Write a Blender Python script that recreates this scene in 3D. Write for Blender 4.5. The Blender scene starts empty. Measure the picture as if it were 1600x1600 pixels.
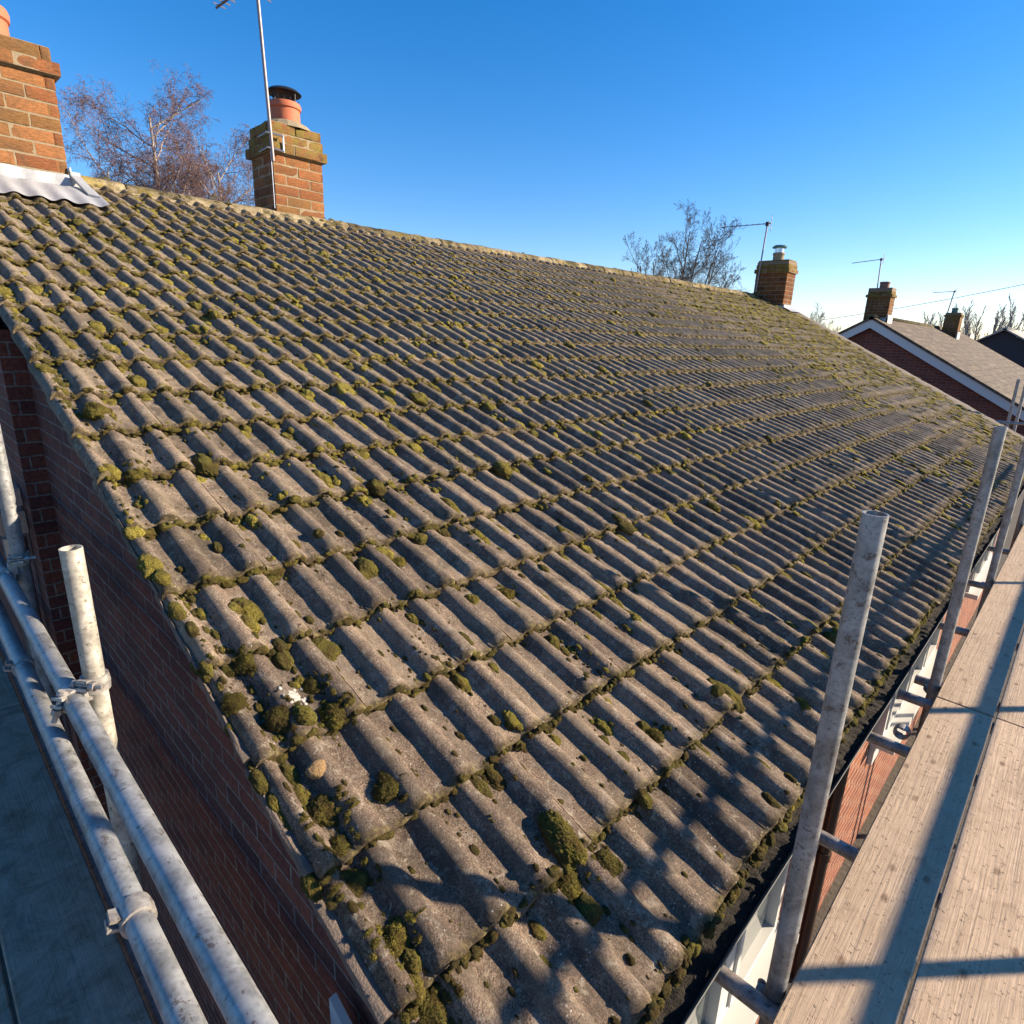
import bpy, math, random
import numpy as np
from mathutils import Vector, Matrix
random.seed(7); RNG = np.random.default_rng(11)
scene = bpy.context.scene
C = scene.collection
R = math.radians
# ------------------------------------------------------------------ camera
cam_d = bpy.data.cameras.new('camera'); cam = bpy.data.objects.new('camera', cam_d); C.objects.link(cam)
scene.camera = cam
yaw, pit, rol = 0.7583687585, 0.2841646011, -0.0331841154
F = Vector((-math.sin(yaw)*math.cos(pit), math.cos(yaw)*math.cos(pit), -math.sin(pit)))
r0 = Vector((math.cos(yaw), math.sin(yaw), 0)); d0 = F.cross(r0)
rr = r0*math.cos(rol) + d0*math.sin(rol); dd = -r0*math.sin(rol) + d0*math.cos(rol)
m = Matrix((( rr.x, -dd.x, -F.x, 0.4555), (rr.y, -dd.y, -F.y, -0.5063), (rr.z, -dd.z, -F.z, 1.4538), (0, 0, 0, 1)))
cam.matrix_world = m
cam_d.sensor_width = 36; cam_d.lens = 934.8/1600*36; cam_d.clip_start = 0.05; cam_d.clip_end = 2000
# ------------------------------------------------------------------ world, sun, exposure
SUN_AZ, SUN_EL = R(48), R(22)       # azimuth from +X towards +Y
w = bpy.data.worlds.new('World'); scene.world = w; w.use_nodes = True
nt = w.node_tree; nt.nodes.clear()
sky = nt.nodes.new('ShaderNodeTexSky'); sky.sky_type = 'NISHITA'; sky.sun_disc = False
sky.sun_elevation = SUN_EL; sky.sun_rotation = R(90) - SUN_AZ; sky.altitude = 50
sky.air_density = 1.0; sky.dust_density = 0.15; sky.ozone_density = 3.0
hs = nt.nodes.new('ShaderNodeHueSaturation'); hs.inputs['Saturation'].default_value = 1.38
bg = nt.nodes.new('ShaderNodeBackground'); bg.inputs['Strength'].default_value = 0.080
wo = nt.nodes.new('ShaderNodeOutputWorld')
nt.links.new(sky.outputs[0], hs.inputs['Color']); tn = nt.nodes.new('ShaderNodeMix'); tn.data_type = 'RGBA'; tn.blend_type = 'MULTIPLY'; tn.inputs[0].default_value = 1; tn.inputs[7].default_value = (1.08, .965, 1.08, 1)
nt.links.new(hs.outputs[0], tn.inputs[6]); nt.links.new(tn.outputs[2], bg.inputs['Color']); nt.links.new(bg.outputs[0], wo.inputs[0])
sd = bpy.data.lights.new('sun', 'SUN'); sd.energy = 5.0; sd.angle = R(0.8); sd.color = (1.0, 0.83, 0.62)
so = bpy.data.objects.new('sun', sd); C.objects.link(so)
sdir = Vector((math.cos(SUN_EL)*math.cos(SUN_AZ), math.cos(SUN_EL)*math.sin(SUN_AZ), math.sin(SUN_EL)))
so.rotation_euler = sdir.to_track_quat('Z', 'Y').to_euler(); so.location = (10, 12, 8)
scene.view_settings.view_transform = 'Standard'; scene.view_settings.look = 'None'
scene.view_settings.exposure = 1.35; scene.view_settings.gamma = 1
scene.cycles.max_bounces = 6

# ------------------------------------------------------------------ materials
def newmat(name):
    mt = bpy.data.materials.new(name); mt.use_nodes = True
    n = mt.node_tree; b = n.nodes['Principled BSDF']
    return mt, n, b
def N(n, t, **kw):
    x = n.nodes.new(t)
    for k, v in kw.items():
        if k in x.inputs: x.inputs[k].default_value = v
        else: setattr(x, k, v)
    return x
def noise(n, vec, scale, detail=4, rough=0.6, dist=0.0):
    x = N(n, 'ShaderNodeTexNoise'); x.inputs['Scale'].default_value = scale; x.inputs['Detail'].default_value = detail
    x.inputs['Roughness'].default_value = rough; x.inputs['Distortion'].default_value = dist
    if vec is not None: n.links.new(vec, x.inputs['Vector'])
    return x.outputs['Fac']
def ramp(n, fac, stops, interp='LINEAR'):
    x = N(n, 'ShaderNodeValToRGB'); x.color_ramp.interpolation = interp
    e = x.color_ramp.elements
    while len(e) < len(stops): e.new(0.5)
    for i, (p, c) in enumerate(stops):
        e[i].position = p; e[i].color = (c, c, c, 1) if not hasattr(c, '__len__') else (*c, 1)
    n.links.new(fac, x.inputs[0]); return x.outputs[0]
def mix(n, fac, a, b, mode='MIX'):
    x = N(n, 'ShaderNodeMix'); x.data_type = 'RGBA'; x.blend_type = mode
    for s, v in ((0, fac), (6, a), (7, b)):
        if hasattr(v, 'is_output') or isinstance(v, bpy.types.NodeSocket): n.links.new(v, x.inputs[s])
        else: x.inputs[s].default_value = v if s == 0 else (*v, 1)
    return x.outputs[2]
def math_(n, op, a, b=0.0):
    x = N(n, 'ShaderNodeMath'); x.operation = op
    for i, v in ((0, a), (1, b)):
        if isinstance(v, bpy.types.NodeSocket): n.links.new(v, x.inputs[i])
        else: x.inputs[i].default_value = v
    return x.outputs[0]
def bump(n, b, h, strength, dist, prev=None):
    x = N(n, 'ShaderNodeBump'); x.inputs['Strength'].default_value = strength; x.inputs['Distance'].default_value = dist
    n.links.new(h, x.inputs['Height'])
    if prev is not None: n.links.new(prev, x.inputs['Normal'])
    n.links.new(x.outputs[0], b.inputs['Normal']); return x.outputs[0]
def objco(n): return N(n, 'ShaderNodeTexCoord').outputs['Object']
def attr(n, name): return N(n, 'ShaderNodeAttribute', attribute_name=name).outputs['Fac']
def spec(b, v):
    b.inputs['Specular IOR Level'].default_value = v

def roof_material():
    mt, n, b = newmat('weathered concrete tile'); co = objco(n)
    tv = attr(n, 'tv'); up = attr(n, 'up')
    big = noise(n, co, 1.3, 5, .6); mid = noise(n, co, 9, 6, .65, .6); fine = noise(n, co, 210, 4, .8); gran = noise(n, co, 420, 2, .7)
    base = ramp(n, mid, [(.28, (.072, .050, .038)), (.45, (.130, .092, .068)), (.58, (.20, .146, .106)), (.72, (.29, .218, .155))])
    base = mix(n, 1.0, base, ramp(n, tv, [(0, .58), (.5, .95), (1, 1.28)]), 'MULTIPLY')
    base = mix(n, math_(n, 'MULTIPLY', tv, .42), base, (.20, .148, .098))
    base = mix(n, ramp(n, up, [(.08, 0.0), (.75, .8)]), base, mix(n, mid, (.13, .102, .070), (.35, .285, .195)))
    gr = ramp(n, fine, [(.34, .36), (.5, .92), (.62, 2.0)])
    col = mix(n, 1.0, base, gr, 'MULTIPLY')
    # pale and dark lichen, algae
    li = ramp(n, noise(n, co, 38, 5, .7, .8), [(.56, 0), (.66, .6)])
    col = mix(n, li, col, (.40, .36, .27))
    pl = ramp(n, noise(n, co, 11, 7, .75, .9), [(.55, 0), (.66, .55)]); col = mix(n, pl, col, (.34, .30, .245))
    dk = ramp(n, noise(n, co, 6.5, 6, .7, 1.2), [(.50, 0), (.66, .7)])
    col = mix(n, dk, col, (.050, .040, .034))
    al = ramp(n, noise(n, co, 3.3, 6, .65, .5), [(.52, 0), (.72, .5)])
    col = mix(n, math_(n, 'MULTIPLY', al, ramp(n, up, [(0, .25), (.7, 1.0)])), col, (.185, .155, .065))
    stm = N(n, 'ShaderNodeMapping'); stm.inputs['Scale'].default_value = (1.6, 26, 1.6); n.links.new(co, stm.inputs[0])
    strk = ramp(n, noise(n, stm.outputs[0], 1, 6, .65, .4), [(.46, 0), (.66, .6)])
    col = mix(n, strk, col, mix(n, tv, (.055, .044, .036), (.26, .21, .15)))
    te = math_(n, 'MULTIPLY', ramp(n, attr(n, 'mv'), [(.35, 0), (.9, 1)]), ramp(n, noise(n, co, 26, 5, .7), [(.34, .25), (.52, .95)]))
    col = mix(n, te, col, ramp(n, noise(n, co, 45, 5, .7), [(.38, (.032, .023, .013)), (.52, (.085, .062, .030)), (.66, (.20, .165, .065))]))
    sp = ramp(n, N_vor(n, co, 60), [(.10, 1), (.16, 0)])
    sp = math_(n, 'MULTIPLY', sp, ramp(n, noise(n, co, 7, 2), [(.50, 0), (.58, .8)]))
    col = mix(n, sp, col, (.50, .46, .38))
    n.links.new(col, b.inputs['Base Color']); b.inputs['Roughness'].default_value = .93; spec(b, .25)
    p = bump(n, b, noise(n, co, 26, 6, .7), .55, .012)
    p = bump(n, b, fine, .7, .004, p); bump(n, b, gran, .55, .002, p)
    return mt
def N_vor(n, co, s):
    v = N(n, 'ShaderNodeTexVoronoi'); v.inputs['Scale'].default_value = s; n.links.new(co, v.inputs['Vector']); return v.outputs['Distance']
def moss_material():
    mt, n, b = newmat('moss'); co = objco(n); mv = attr(n, 'mv')
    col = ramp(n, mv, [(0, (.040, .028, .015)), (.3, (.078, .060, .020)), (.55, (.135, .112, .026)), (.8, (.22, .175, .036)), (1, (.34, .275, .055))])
    f = noise(n, co, 260, 4, .75)
    col = mix(n, 1.0, col, ramp(n, f, [(.36, .22), (.5, .95), (.64, 2.1)]), 'MULTIPLY')
    br = ramp(n, noise(n, co, 24, 4, .6), [(.46, 0), (.64, .75)])
    col = mix(n, br, col, (.080, .044, .020))
    n.links.new(col, b.inputs['Base Color']); b.inputs['Roughness'].default_value = 1; spec(b, .08)
    b.inputs['Sheen Weight'].default_value = .25; b.inputs['Sheen Tint'].default_value = (.7, .75, .25, 1)
    p = bump(n, b, noise(n, co, 110, 5, .85), 1.0, .02); bump(n, b, f, 1.0, .010, p)
    return mt
def steel_material(tint=(.27, .275, .27), rust=.0, name='galvanised tube'):
    mt, n, b = newmat(name); co = objco(n)
    a = noise(n, co, 14, 6, .65, .8); s = noise(n, co, 90, 4, .6)
    col = mix(n, ramp(n, a, [(.38, 0), (.62, 1)]), tuple(c*.68 for c in tint), tuple(min(1, c*1.22) for c in tint))
    col = mix(n, .5, col, mix(n, 1.0, col, ramp(n, N_vor(n, co, 95), [(.1, .7), (.6, 1.2)]), 'MULTIPLY'))
    blot = ramp(n, noise(n, co, 5, 6, .7, 1.0), [(.5, 0), (.7, .5)])
    col = mix(n, blot, col, tuple(min(.6, c*1.35) for c in tint))
    if rust: col = mix(n, ramp(n, noise(n, co, 22, 5, .7), [(.5, 0), (.66, rust)]), col, (.12, .06, .035))
    spk = ramp(n, noise(n, co, 45, 4, .8), [(.58, 0), (.63, .75)])
    col = mix(n, spk, col, (.10, .075, .055))
    cem = ramp(n, noise(n, co, 12, 7, .8, .5), [(.66, 0), (.69, .45)])
    col = mix(n, cem, col, (.42, .39, .34))
    n.links.new(col, b.inputs['Base Color']); b.inputs['Metallic'].default_value = .45
    n.links.new(ramp(n, a, [(.3, .42), (.7, .62)]), b.inputs['Roughness'])
    bump(n, b, s, .12, .002)
    return mt
def plain(name, col, rough=.6, metal=0, nscale=20, amt=.25, bmp=.2, dist=.003):
    mt, n, b = newmat(name); co = objco(n); f = noise(n, co, nscale, 6, .65)
    c2 = tuple(min(1, c*(1+amt)) for c in col); c1 = tuple(c*(1-amt) for c in col)
    n.links.new(mix(n, f, c1, c2), b.inputs['Base Color'])
    b.inputs['Roughness'].default_value = rough; b.inputs['Metallic'].default_value = metal
    bump(n, b, noise(n, co, nscale*4, 4), bmp, dist); return mt
def brick_tex(name, c1, c2, mortar, bl=.225, bh=.075, stain=(.05, .04, .04), smooth=.1, vary=.5):
    mt, n, b = newmat(name)
    uv = N(n, 'ShaderNodeUVMap').outputs[0]
    br = N(n, 'ShaderNodeTexBrick'); br.offset = .5
    br.inputs['Scale'].default_value = 1; br.inputs['Brick Width'].default_value = bl; br.inputs['Row Height'].default_value = bh
    br.inputs['Mortar Size'].default_value = bh*.075; br.inputs['Mortar Smooth'].default_value = smooth; br.inputs['Bias'].default_value = 0
    dn_ = N(n, 'ShaderNodeVectorMath', operation='ADD')
    no = N(n, 'ShaderNodeTexNoise'); no.inputs['Scale'].default_value = 14; n.links.new(uv, no.inputs['Vector'])
    sc = N(n, 'ShaderNodeVectorMath', operation='SCALE'); sc.inputs['Scale'].default_value = .008
    n.links.new(no.outputs['Color'], sc.inputs[0]); n.links.new(uv, dn_.inputs[0]); n.links.new(sc.outputs[0], dn_.inputs[1])
    n.links.new(dn_.outputs[0], br.inputs['Vector'])
    br.inputs['Color1'].default_value = (*c1, 1); br.inputs['Color2'].default_value = (*c2, 1); br.inputs['Mortar'].default_value = (*mortar, 1)
    co = objco(n)
    col = mix(n, 1.0, br.outputs['Color'], ramp(n, noise(n, co, 60, 6, .7), [(.3, 1-vary), (.7, 1+vary)]), 'MULTIPLY')
    col = mix(n, ramp(n, noise(n, co, 1.6, 6, .7), [(.45, 0), (.75, .6)]), col, stain)
    n.links.new(col, b.inputs['Base Color']); b.inputs['Roughness'].default_value = .9; spec(b, .2)
    inv = math_(n, 'SUBTRACT', 1.0, br.outputs['Fac'])
    p = bump(n, b, inv, 1.0, .012); bump(n, b, noise(n, co, 90, 5, .7), .5, .004, p)
    return mt
def brickface_material(k=1.0, name='chimney brick'):
    mt, n, b = newmat(name); co = objco(n); tv = attr(n, 'tv'); hv = attr(n, 'up')
    col = ramp(n, tv, [(0, (.16, .062, .032)), (.3, (.25, .095, .042)), (.55, (.31, .120, .052)), (.75, (.20, .105, .042)), (1, (.35, .150, .062))])
    col = mix(n, 1.0, col, (k, k*.82, k*.72), 'MULTIPLY') if k < 1 else col
    st = N(n, 'ShaderNodeMapping'); st.inputs['Scale'].default_value = (25, 25, 160); n.links.new(co, st.inputs[0])
    f = noise(n, st.outputs[0], 1, 5, .7)
    col = mix(n, 1.0, col, ramp(n, f, [(.3, .5), (.7, 1.3)]), 'MULTIPLY')
    col = mix(n, ramp(n, noise(n, co, 6, 7, .75, .8), [(.48, 0), (.66, .65)]), col, (.10, .065, .04))
    al = math_(n, 'MULTIPLY', ramp(n, noise(n, co, 9, 6, .7), [(.36, 0), (.6, .9)]), hv)
    col = mix(n, al, col, mix(n, noise(n, co, 40, 4), (.06, .065, .018), (.30, .24, .06)))
    n.links.new(col, b.inputs['Base Color']); b.inputs['Roughness'].default_value = .95; spec(b, .15)
    p = bump(n, b, f, .9, .008); bump(n, b, noise(n, co, 150, 4, .7), .5, .003, p)
    return mt
def wood_material(dark=False):
    mt, n, b = newmat('weathered scaffold board'); co = objco(n)
    inf = N(n, 'ShaderNodeAttribute', attribute_name='tv').outputs['Fac']
    mp = N(n, 'ShaderNodeMapping'); mp.inputs['Scale'].default_value = (26, 1.1, 26); n.links.new(attr_vec(n), mp.inputs[0])
    g = noise(n, mp.outputs[0], 1, 8, .7, 2.6)
    mp2 = N(n, 'ShaderNodeMapping'); mp2.inputs['Scale'].default_value = (90, 2.0, 90); n.links.new(attr_vec(n), mp2.inputs[0])
    g2 = noise(n, mp2.outputs[0], 1, 4, .6, 1.0)
    col = ramp(n, g, [(.2, (.37, .275, .20)), (.45, (.46, .355, .265)), (.6, (.50, .395, .30)), (.85, (.56, .45, .35))])
    col = mix(n, .42, col, ramp(n, g2, [(.25, .72), (.42, .98), (.8, 1.06)]), 'MULTIPLY')
    col = mix(n, math_(n, 'MULTIPLY', inf, .35), col, (.33, .27, .21))
    kn = N(n, 'ShaderNodeTexVoronoi', voronoi_dimensions='2D'); kn.inputs['Scale'].default_value = 4.2
    mp3 = N(n, 'ShaderNodeMapping'); mp3.inputs['Scale'].default_value = (1.6, .8, 1); n.links.new(attr_vec(n), mp3.inputs[0]); n.links.new(mp3.outputs[0], kn.inputs['Vector'])
    k = ramp(n, kn.outputs['Distance'], [(.035, 1), (.085, 0)])
    col = mix(n, math_(n, 'MULTIPLY', k, .8), col, (.11, .06, .035))
    sc = ramp(n, noise(n, co, 48, 4, .75, .3), [(.60, 0), (.635, .85)])
    mpd = N(n, 'ShaderNodeMapping'); mpd.inputs['Scale'].default_value = (18, 60, 18); mpd.inputs['Rotation'].default_value = (0, 0, .35); n.links.new(co, mpd.inputs[0])
    sc2 = ramp(n, noise(n, mpd.outputs[0], 1, 4, .7), [(.64, 0), (.69, .75)])
    col = mix(n, sc, col, (.10, .075, .055)); col = mix(n, sc2, col, (.09, .07, .055))
    dirt = ramp(n, noise(n, co, 3.1, 7, .75, .8), [(.42, 0), (.68, .6)])
    col = mix(n, dirt, col, (.27, .205, .145))
    st_ = ramp(n, noise(n, co, 11, 6, .75, 1.0), [(.50, 0), (.64, .5)])
    col = mix(n, st_, col, (.33, .25, .18))
    bl_ = ramp(n, noise(n, co, 5.5, 7, .8, 1.2), [(.56, 0), (.66, .6)]); col = mix(n, bl_, col, (.19, .14, .10))
    col = mix(n, 1.0, col, (1.04, .97, .86), 'MULTIPLY')
    if dark: col = mix(n, 1.0, mix(n, .7, col, ramp(n, noise(n, co, 9, 7, .75, .7), [(.35, .10), (.5, .26), (.68, .42)])), (1.15, .78, .60), 'MULTIPLY')  # gable platform: shade painted into the wood colour, warmed against blue skylight
    n.links.new(col, b.inputs['Base Color']); b.inputs['Roughness'].default_value = .78; spec(b, .3)
    p = bump(n, b, g2, .55, .003); p = bump(n, b, g, .5, .006, p); bump(n, b, sc, .5, -.004, p)
    return mt
def attr_vec(n): return N(n, 'ShaderNodeAttribute', attribute_name='bc').outputs['Vector']

M = {}
M['roof'] = roof_material(); M['moss'] = moss_material()
M['steel'] = steel_material(); M['steel_pale'] = steel_material((.46, .43, .36), name='pale tube')
M['clamp'] = steel_material((.36, .34, .31), .35, 'forged coupler'); M['rusty'] = steel_material((.22, .18, .15), .8, 'rusty coupler')
M['dulltube'] = steel_material((.30, .27, .25), .3, 'dull tube')
M['brick'] = brickface_material(); M['brick_shade_tint'] = brickface_material(.62, 'shade-tinted chimney brick')  # second copy darkened and reddened: far chimneys' shaded faces painted into the brick
M['mortar_shade_tint'] = plain('shade-tinted mortar', (.19, .14, .095), .95, 0, 30, .35, .6, .006)  # darker mortar to match, shade of the far chimneys painted in
M['mortar'] = plain('mortar', (.25, .20, .125), .95, 0, 30, .35, .6, .006)
M['ridge'] = None
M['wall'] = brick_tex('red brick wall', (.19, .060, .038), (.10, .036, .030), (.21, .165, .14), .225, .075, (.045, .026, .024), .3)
M['wallf'] = brick_tex('sun-tinted brick wall', (.25, .085, .045), (.155, .052, .035), (.40, .30, .22), .225, .075, (.11, .05, .035), .1, .5)  # lit copy of the gable brick, sunlight painted into brick and mortar
M['wall2'] = brick_tex('neighbour brick', (.22, .07, .045), (.15, .05, .035), (.20, .15, .13), .32, .105, (.10, .04, .03), .1, .3)
M['lead'] = plain('lead flashing', (.36, .37, .38), .55, .2, 7, .25, .35, .01)
M['barge'] = plain('grey verge mortar', (.13, .125, .105), .95, 0, 16, .6, .8, .012)
M['verge'] = plain('pink verge mortar', (.13, .10, .08), .95, 0, 50, .45, .9, .006)
M['barge2'] = plain('far verge mortar', (.17, .14, .11), .95, 0, 9, .5, .9, .02)
M['white'] = plain('white upvc', (.52, .52, .50), .35, 0, 8, .04, .02)
M['gutter'] = plain('grey gutter', (.16, .17, .16), .5, 0, 20, .3, .2)
M['debris'] = plain('gutter debris', (.035, .028, .020), 1, 0, 60, .9, 1, .02)
M['wood'] = wood_material(); M['wood_shade_tint'] = wood_material(True)  # second copy has the gable platform's shade painted in
M['terracotta'] = plain('terracotta', (.42, .12, .055), .75, 0, 18, .22, .2)
M['potbrown'] = plain('brown pot', (.20, .10, .07), .8, 0, 18, .2, .2)
M['black'] = plain('black metal', (.02, .022, .024), .5, .3, 20, .3, .1)
M['brown'] = plain('brown plastic', (.035, .02, .016), .4, 0, 10, .2, .1)
M['mast'] = plain('aluminium mast', (.24, .20, .20), .5, .5, 30, .3, .1)
M['silver'] = plain('aluminium', (.55, .57, .6), .25, .9, 20, .1, .1)
M['green'] = plain('green cowl', (.05, .15, .13), .5, .1, 20, .3, .1)
M['farroof'] = None
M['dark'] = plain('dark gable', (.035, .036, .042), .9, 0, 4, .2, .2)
M['greyroof'] = plain('pale slates', (.30, .29, .26), .9, 0, 3, .3, .3)
M['bark'] = plain('twig bark', (.15, .090, .078), .95, 0, 30, .3, .3)
M['birch'] = plain('birch bark', (.36, .31, .27), .9, 0, 14, .45, .3)
M['bark2'] = plain('grey bark', (.10, .078, .058), .95, 0, 20, .3, .3)
M['hazebark'] = plain('haze-tinted bark', (.34, .29, .25), .95, 0, 20, .3, .3)  # distance haze painted into the bark as a paler tone
M['stone'] = plain('yellow stone', (.27, .17, .075), .95, 0, 60, .6, .9, .01)
M['dropping'] = plain('white dropping', (.42, .39, .34), .9, 0, 60, .3, .9, .004)
M['ground'] = plain('ground', (.075, .065, .05), 1, 0, 3, .5, .6, .03)
def glass():
    mt, n, b = newmat('window glass'); b.inputs['Base Color'].default_value = (.10, .115, .11, 1)
    b.inputs['Roughness'].default_value = .04; spec(b, 1.0); b.inputs['Coat Weight'].default_value = .6; return mt
M['glass'] = glass()
def ridge_mat():
    mt, n, b = newmat('ridge tile'); co = objco(n)
    f = noise(n, co, 7, 6, .7, .5)
    col = ramp(n, f, [(.34, (.075, .062, .036)), (.48, (.20, .16, .095)), (.62, (.34, .28, .17))])
    col = mix(n, ramp(n, noise(n, co, 2.6, 6, .7), [(.5, 0), (.66, .8)]), col, (.27, .21, .045))
    col = mix(n, ramp(n, noise(n, co, 5, 6, .7), [(.52, 0), (.60, .85)]), col, (.05, .045, .016))
    tvv = attr(n, 'tv'); col = mix(n, 1.0, col, ramp(n, tvv, [(0, .45), (.5, .85), (1, 1.1)]), 'MULTIPLY')
    n.links.new(mix(n, 1.0, col, ramp(n, noise(n, co, 120, 4, .7), [(.3, .6), (.7, 1.35)]), 'MULTIPLY'), b.inputs['Base Color'])
    b.inputs['Roughness'].default_value = .95; spec(b, .15); p = bump(n, b, f, .8, .02); bump(n, b, noise(n, co, 90, 4), .7, .006, p)
    return mt
M['ridge'] = ridge_mat()
def farroof_mat():
    mt, n, b = newmat('neighbour plain tiles'); uv = N(n, 'ShaderNodeUVMap').outputs[0]
    br = N(n, 'ShaderNodeTexBrick'); br.inputs['Scale'].default_value = 1; br.inputs['Brick Width'].default_value = .42; br.inputs['Row Height'].default_value = .34
    br.inputs['Mortar Size'].default_value = .018; n.links.new(uv, br.inputs['Vector'])
    br.inputs['Color1'].default_value = (.105, .070, .042, 1); br.inputs['Color2'].default_value = (.060, .044, .031, 1); br.inputs['Mortar'].default_value = (.03, .025, .02, 1)
    co = objco(n); st = N(n, 'ShaderNodeMapping'); st.inputs['Scale'].default_value = (3, .55, 3); n.links.new(co, st.inputs[0])
    col = mix(n, ramp(n, noise(n, st.outputs[0], 1.6, 6, .75), [(.5, 0), (.68, .8)]), br.outputs['Color'], (.19, .15, .10))
    n.links.new(col, b.inputs['Base Color']); b.inputs['Roughness'].default_value = .95; bump(n, b, br.outputs['Fac'], .6, -.02)
    return mt
M['farroof'] = farroof_mat()

# ------------------------------------------------------------------ mesh helpers
class MB:
    def __init__(s): s.v = []; s.f = []; s.n = 0; s.a = {}
    def add(s, V, Fc, **at):
        V = np.asarray(V, float); s.v.append(V); s.f += [tuple(int(i)+s.n for i in f) for f in Fc]; s.n += len(V)
        for k in ('tv', 'up', 'mv'):
            val = at.get(k, 0.0); s.a.setdefault(k, []).append(np.broadcast_to(np.asarray(val, float), (len(V),)))
        return s
    def box(s, lo, hi, M4=None, **at):
        x0, y0, z0 = lo; x1, y1, z1 = hi
        V = [(x0,y0,z0),(x1,y0,z0),(x1,y1,z0),(x0,y1,z0),(x0,y0,z1),(x1,y0,z1),(x1,y1,z1),(x0,y1,z1)]
        if M4 is not None: V = [tuple(M4 @ Vector(p)) for p in V]
        return s.add(V, [(3,2,1,0),(4,5,6,7),(0,1,5,4),(1,2,6,5),(2,3,7,6),(3,0,4,7)], **at)
    def tube(s, pts, rad, seg=16, caps=True, inner=None, **at):
        pts = [Vector(p) for p in pts]; n = len(pts)
        if not hasattr(rad, '__len__'): rad = [rad]*n
        V = []; up = None
        for i, p in enumerate(pts):
            t = (pts[min(i+1, n-1)] - pts[max(i-1, 0)]).normalized()
            if up is None:
                up = Vector((0, 0, 1)) if abs(t.z) < .9 else Vector((1, 0, 0))
            a = t.cross(up).normalized(); up = a.cross(t).normalized()
            for k in range(seg):
                c = 2*math.pi*k/seg; V.append(p + a*math.cos(c)*rad[i] + up*math.sin(c)*rad[i])
        Fc = [(i*seg+k, i*seg+(k+1) % seg, (i+1)*seg+(k+1) % seg, (i+1)*seg+k) for i in range(n-1) for k in range(seg)]
        if caps and inner is None: Fc += [tuple(range(seg))[::-1], tuple(range((n-1)*seg, n*seg))]
        s.add([tuple(v) for v in V], Fc, **at)
        if inner is not None:      # hollow open end tube: inner wall, rims
            V2 = []
            for i, p in enumerate(pts):
                for k in range(seg):
                    q = V[i*seg+k]; V2.append(tuple(p + (q-p)*inner))
            base = s.n - len(V); off = len(V)
            F2 = [(off+i*seg+(k+1) % seg, off+i*seg+k, off+(i+1)*seg+k, off+(i+1)*seg+(k+1) % seg) for i in range(n-1) for k in range(seg)]
            for e in (0, n-1):
                F2 += [(e*seg+k, e*seg+(k+1) % seg, off+e*seg+(k+1) % seg, off+e*seg+k) for k in range(seg)]
            s.v.append(np.array(V2)); s.f += [tuple(i+base for i in f) for f in F2]; s.n += len(V2)
            for k in ('tv', 'up', 'mv'): s.a[k].append(np.zeros(len(V2)))
        return s
    def lathe(s, prof, loc, seg=24, **at):
        V = [(loc[0]+r_*math.cos(2*math.pi*k/seg), loc[1]+r_*math.sin(2*math.pi*k/seg), loc[2]+z) for r_, z in prof for k in range(seg)]
        Fc = [(i*seg+k, i*seg+(k+1) % seg, (i+1)*seg+(k+1) % seg, (i+1)*seg+k) for i in range(len(prof)-1) for k in range(seg)]
        return s.add(V, Fc, **at)
    def build(s, name, mat, parent=None, smooth=False, ang=None):
        me = bpy.data.meshes.new(name); V = np.concatenate(s.v) if s.v else np.zeros((0, 3))
        me.from_pydata(V.tolist(), [], s.f)
        for k, l in s.a.items():
            A = np.concatenate(l)
            if A.any() or k == 'tv':
                at = me.attributes.new(k, 'FLOAT', 'POINT'); at.data.foreach_set('value', A.astype(np.float32))
        me.materials.append(M[mat]); me.update()
        if smooth: me.shade_smooth()
        o = bpy.data.objects.new(name, me); C.objects.link(o)
        if parent is not None: o.parent = parent
        if ang is not None:
            me.shade_smooth()
            me.set_sharp_from_angle(angle=R(ang))
        return o
def tag(o, label=None, cat=None, group=None, kind=None):
    if label: o['label'] = label
    if cat: o['category'] = cat
    if group: o['group'] = group
    if kind: o['kind'] = kind
    return o
def empty(name, loc=(0, 0, 0), rz=0):
    o = bpy.data.objects.new(name, None); C.objects.link(o); o.location = loc; o.rotation_euler = (0, 0, rz); o.empty_display_size = .2; return o
def fixloc(o):
    """parts are modelled in world coordinates: undo the parent's offset"""
    bpy.context.view_layer.update(); o.matrix_parent_inverse = o.parent.matrix_world.inverted(); return o
def uvbox(o):
    me = o.data; uv = me.uv_layers.new(name='UVMap'); me.update()
    for pl in me.polygons:
        nx, ny, nz = map(abs, pl.normal)
        for li in pl.loop_indices:
            c = me.vertices[me.loops[li].vertex_index].co
            if nz > .8: uv.data[li].uv = (c.x, c.y)
            elif nx > ny: uv.data[li].uv = (c.y, c.z)
            else: uv.data[li].uv = (c.x, c.z)
    return o
# cheap smooth value noise (numpy) for shapes
_T = RNG.random((64, 64, 64))
def vnoise(P, sc):
    P = np.asarray(P)*sc + 31.7; i = np.floor(P).astype(int); f = P - i; f = f*f*(3-2*f); i &= 63; j = (i+1) & 63
    x0, y0, z0 = i.T; x1, y1, z1 = j.T; fx, fy, fz = f.T
    g = lambda a, b, c: _T[a, b, c]
    return (((g(x0,y0,z0)*(1-fx)+g(x1,y0,z0)*fx)*(1-fy)+(g(x0,y1,z0)*(1-fx)+g(x1,y1,z0)*fx)*fy)*(1-fz)
          + ((g(x0,y0,z1)*(1-fx)+g(x1,y0,z1)*fx)*(1-fy)+(g(x0,y1,z1)*(1-fx)+g(x1,y1,z1)*fx)*fy)*fz) - .5

# ------------------------------------------------------------------ setting
GZ = -2.55
g = MB(); g.add([(-900, -900, GZ), (900, -900, GZ), (900, 1400, GZ), (-900, 1400, GZ)], [(0, 1, 2, 3)])
tag(g.build('ground', 'ground'), kind='structure')

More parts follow.
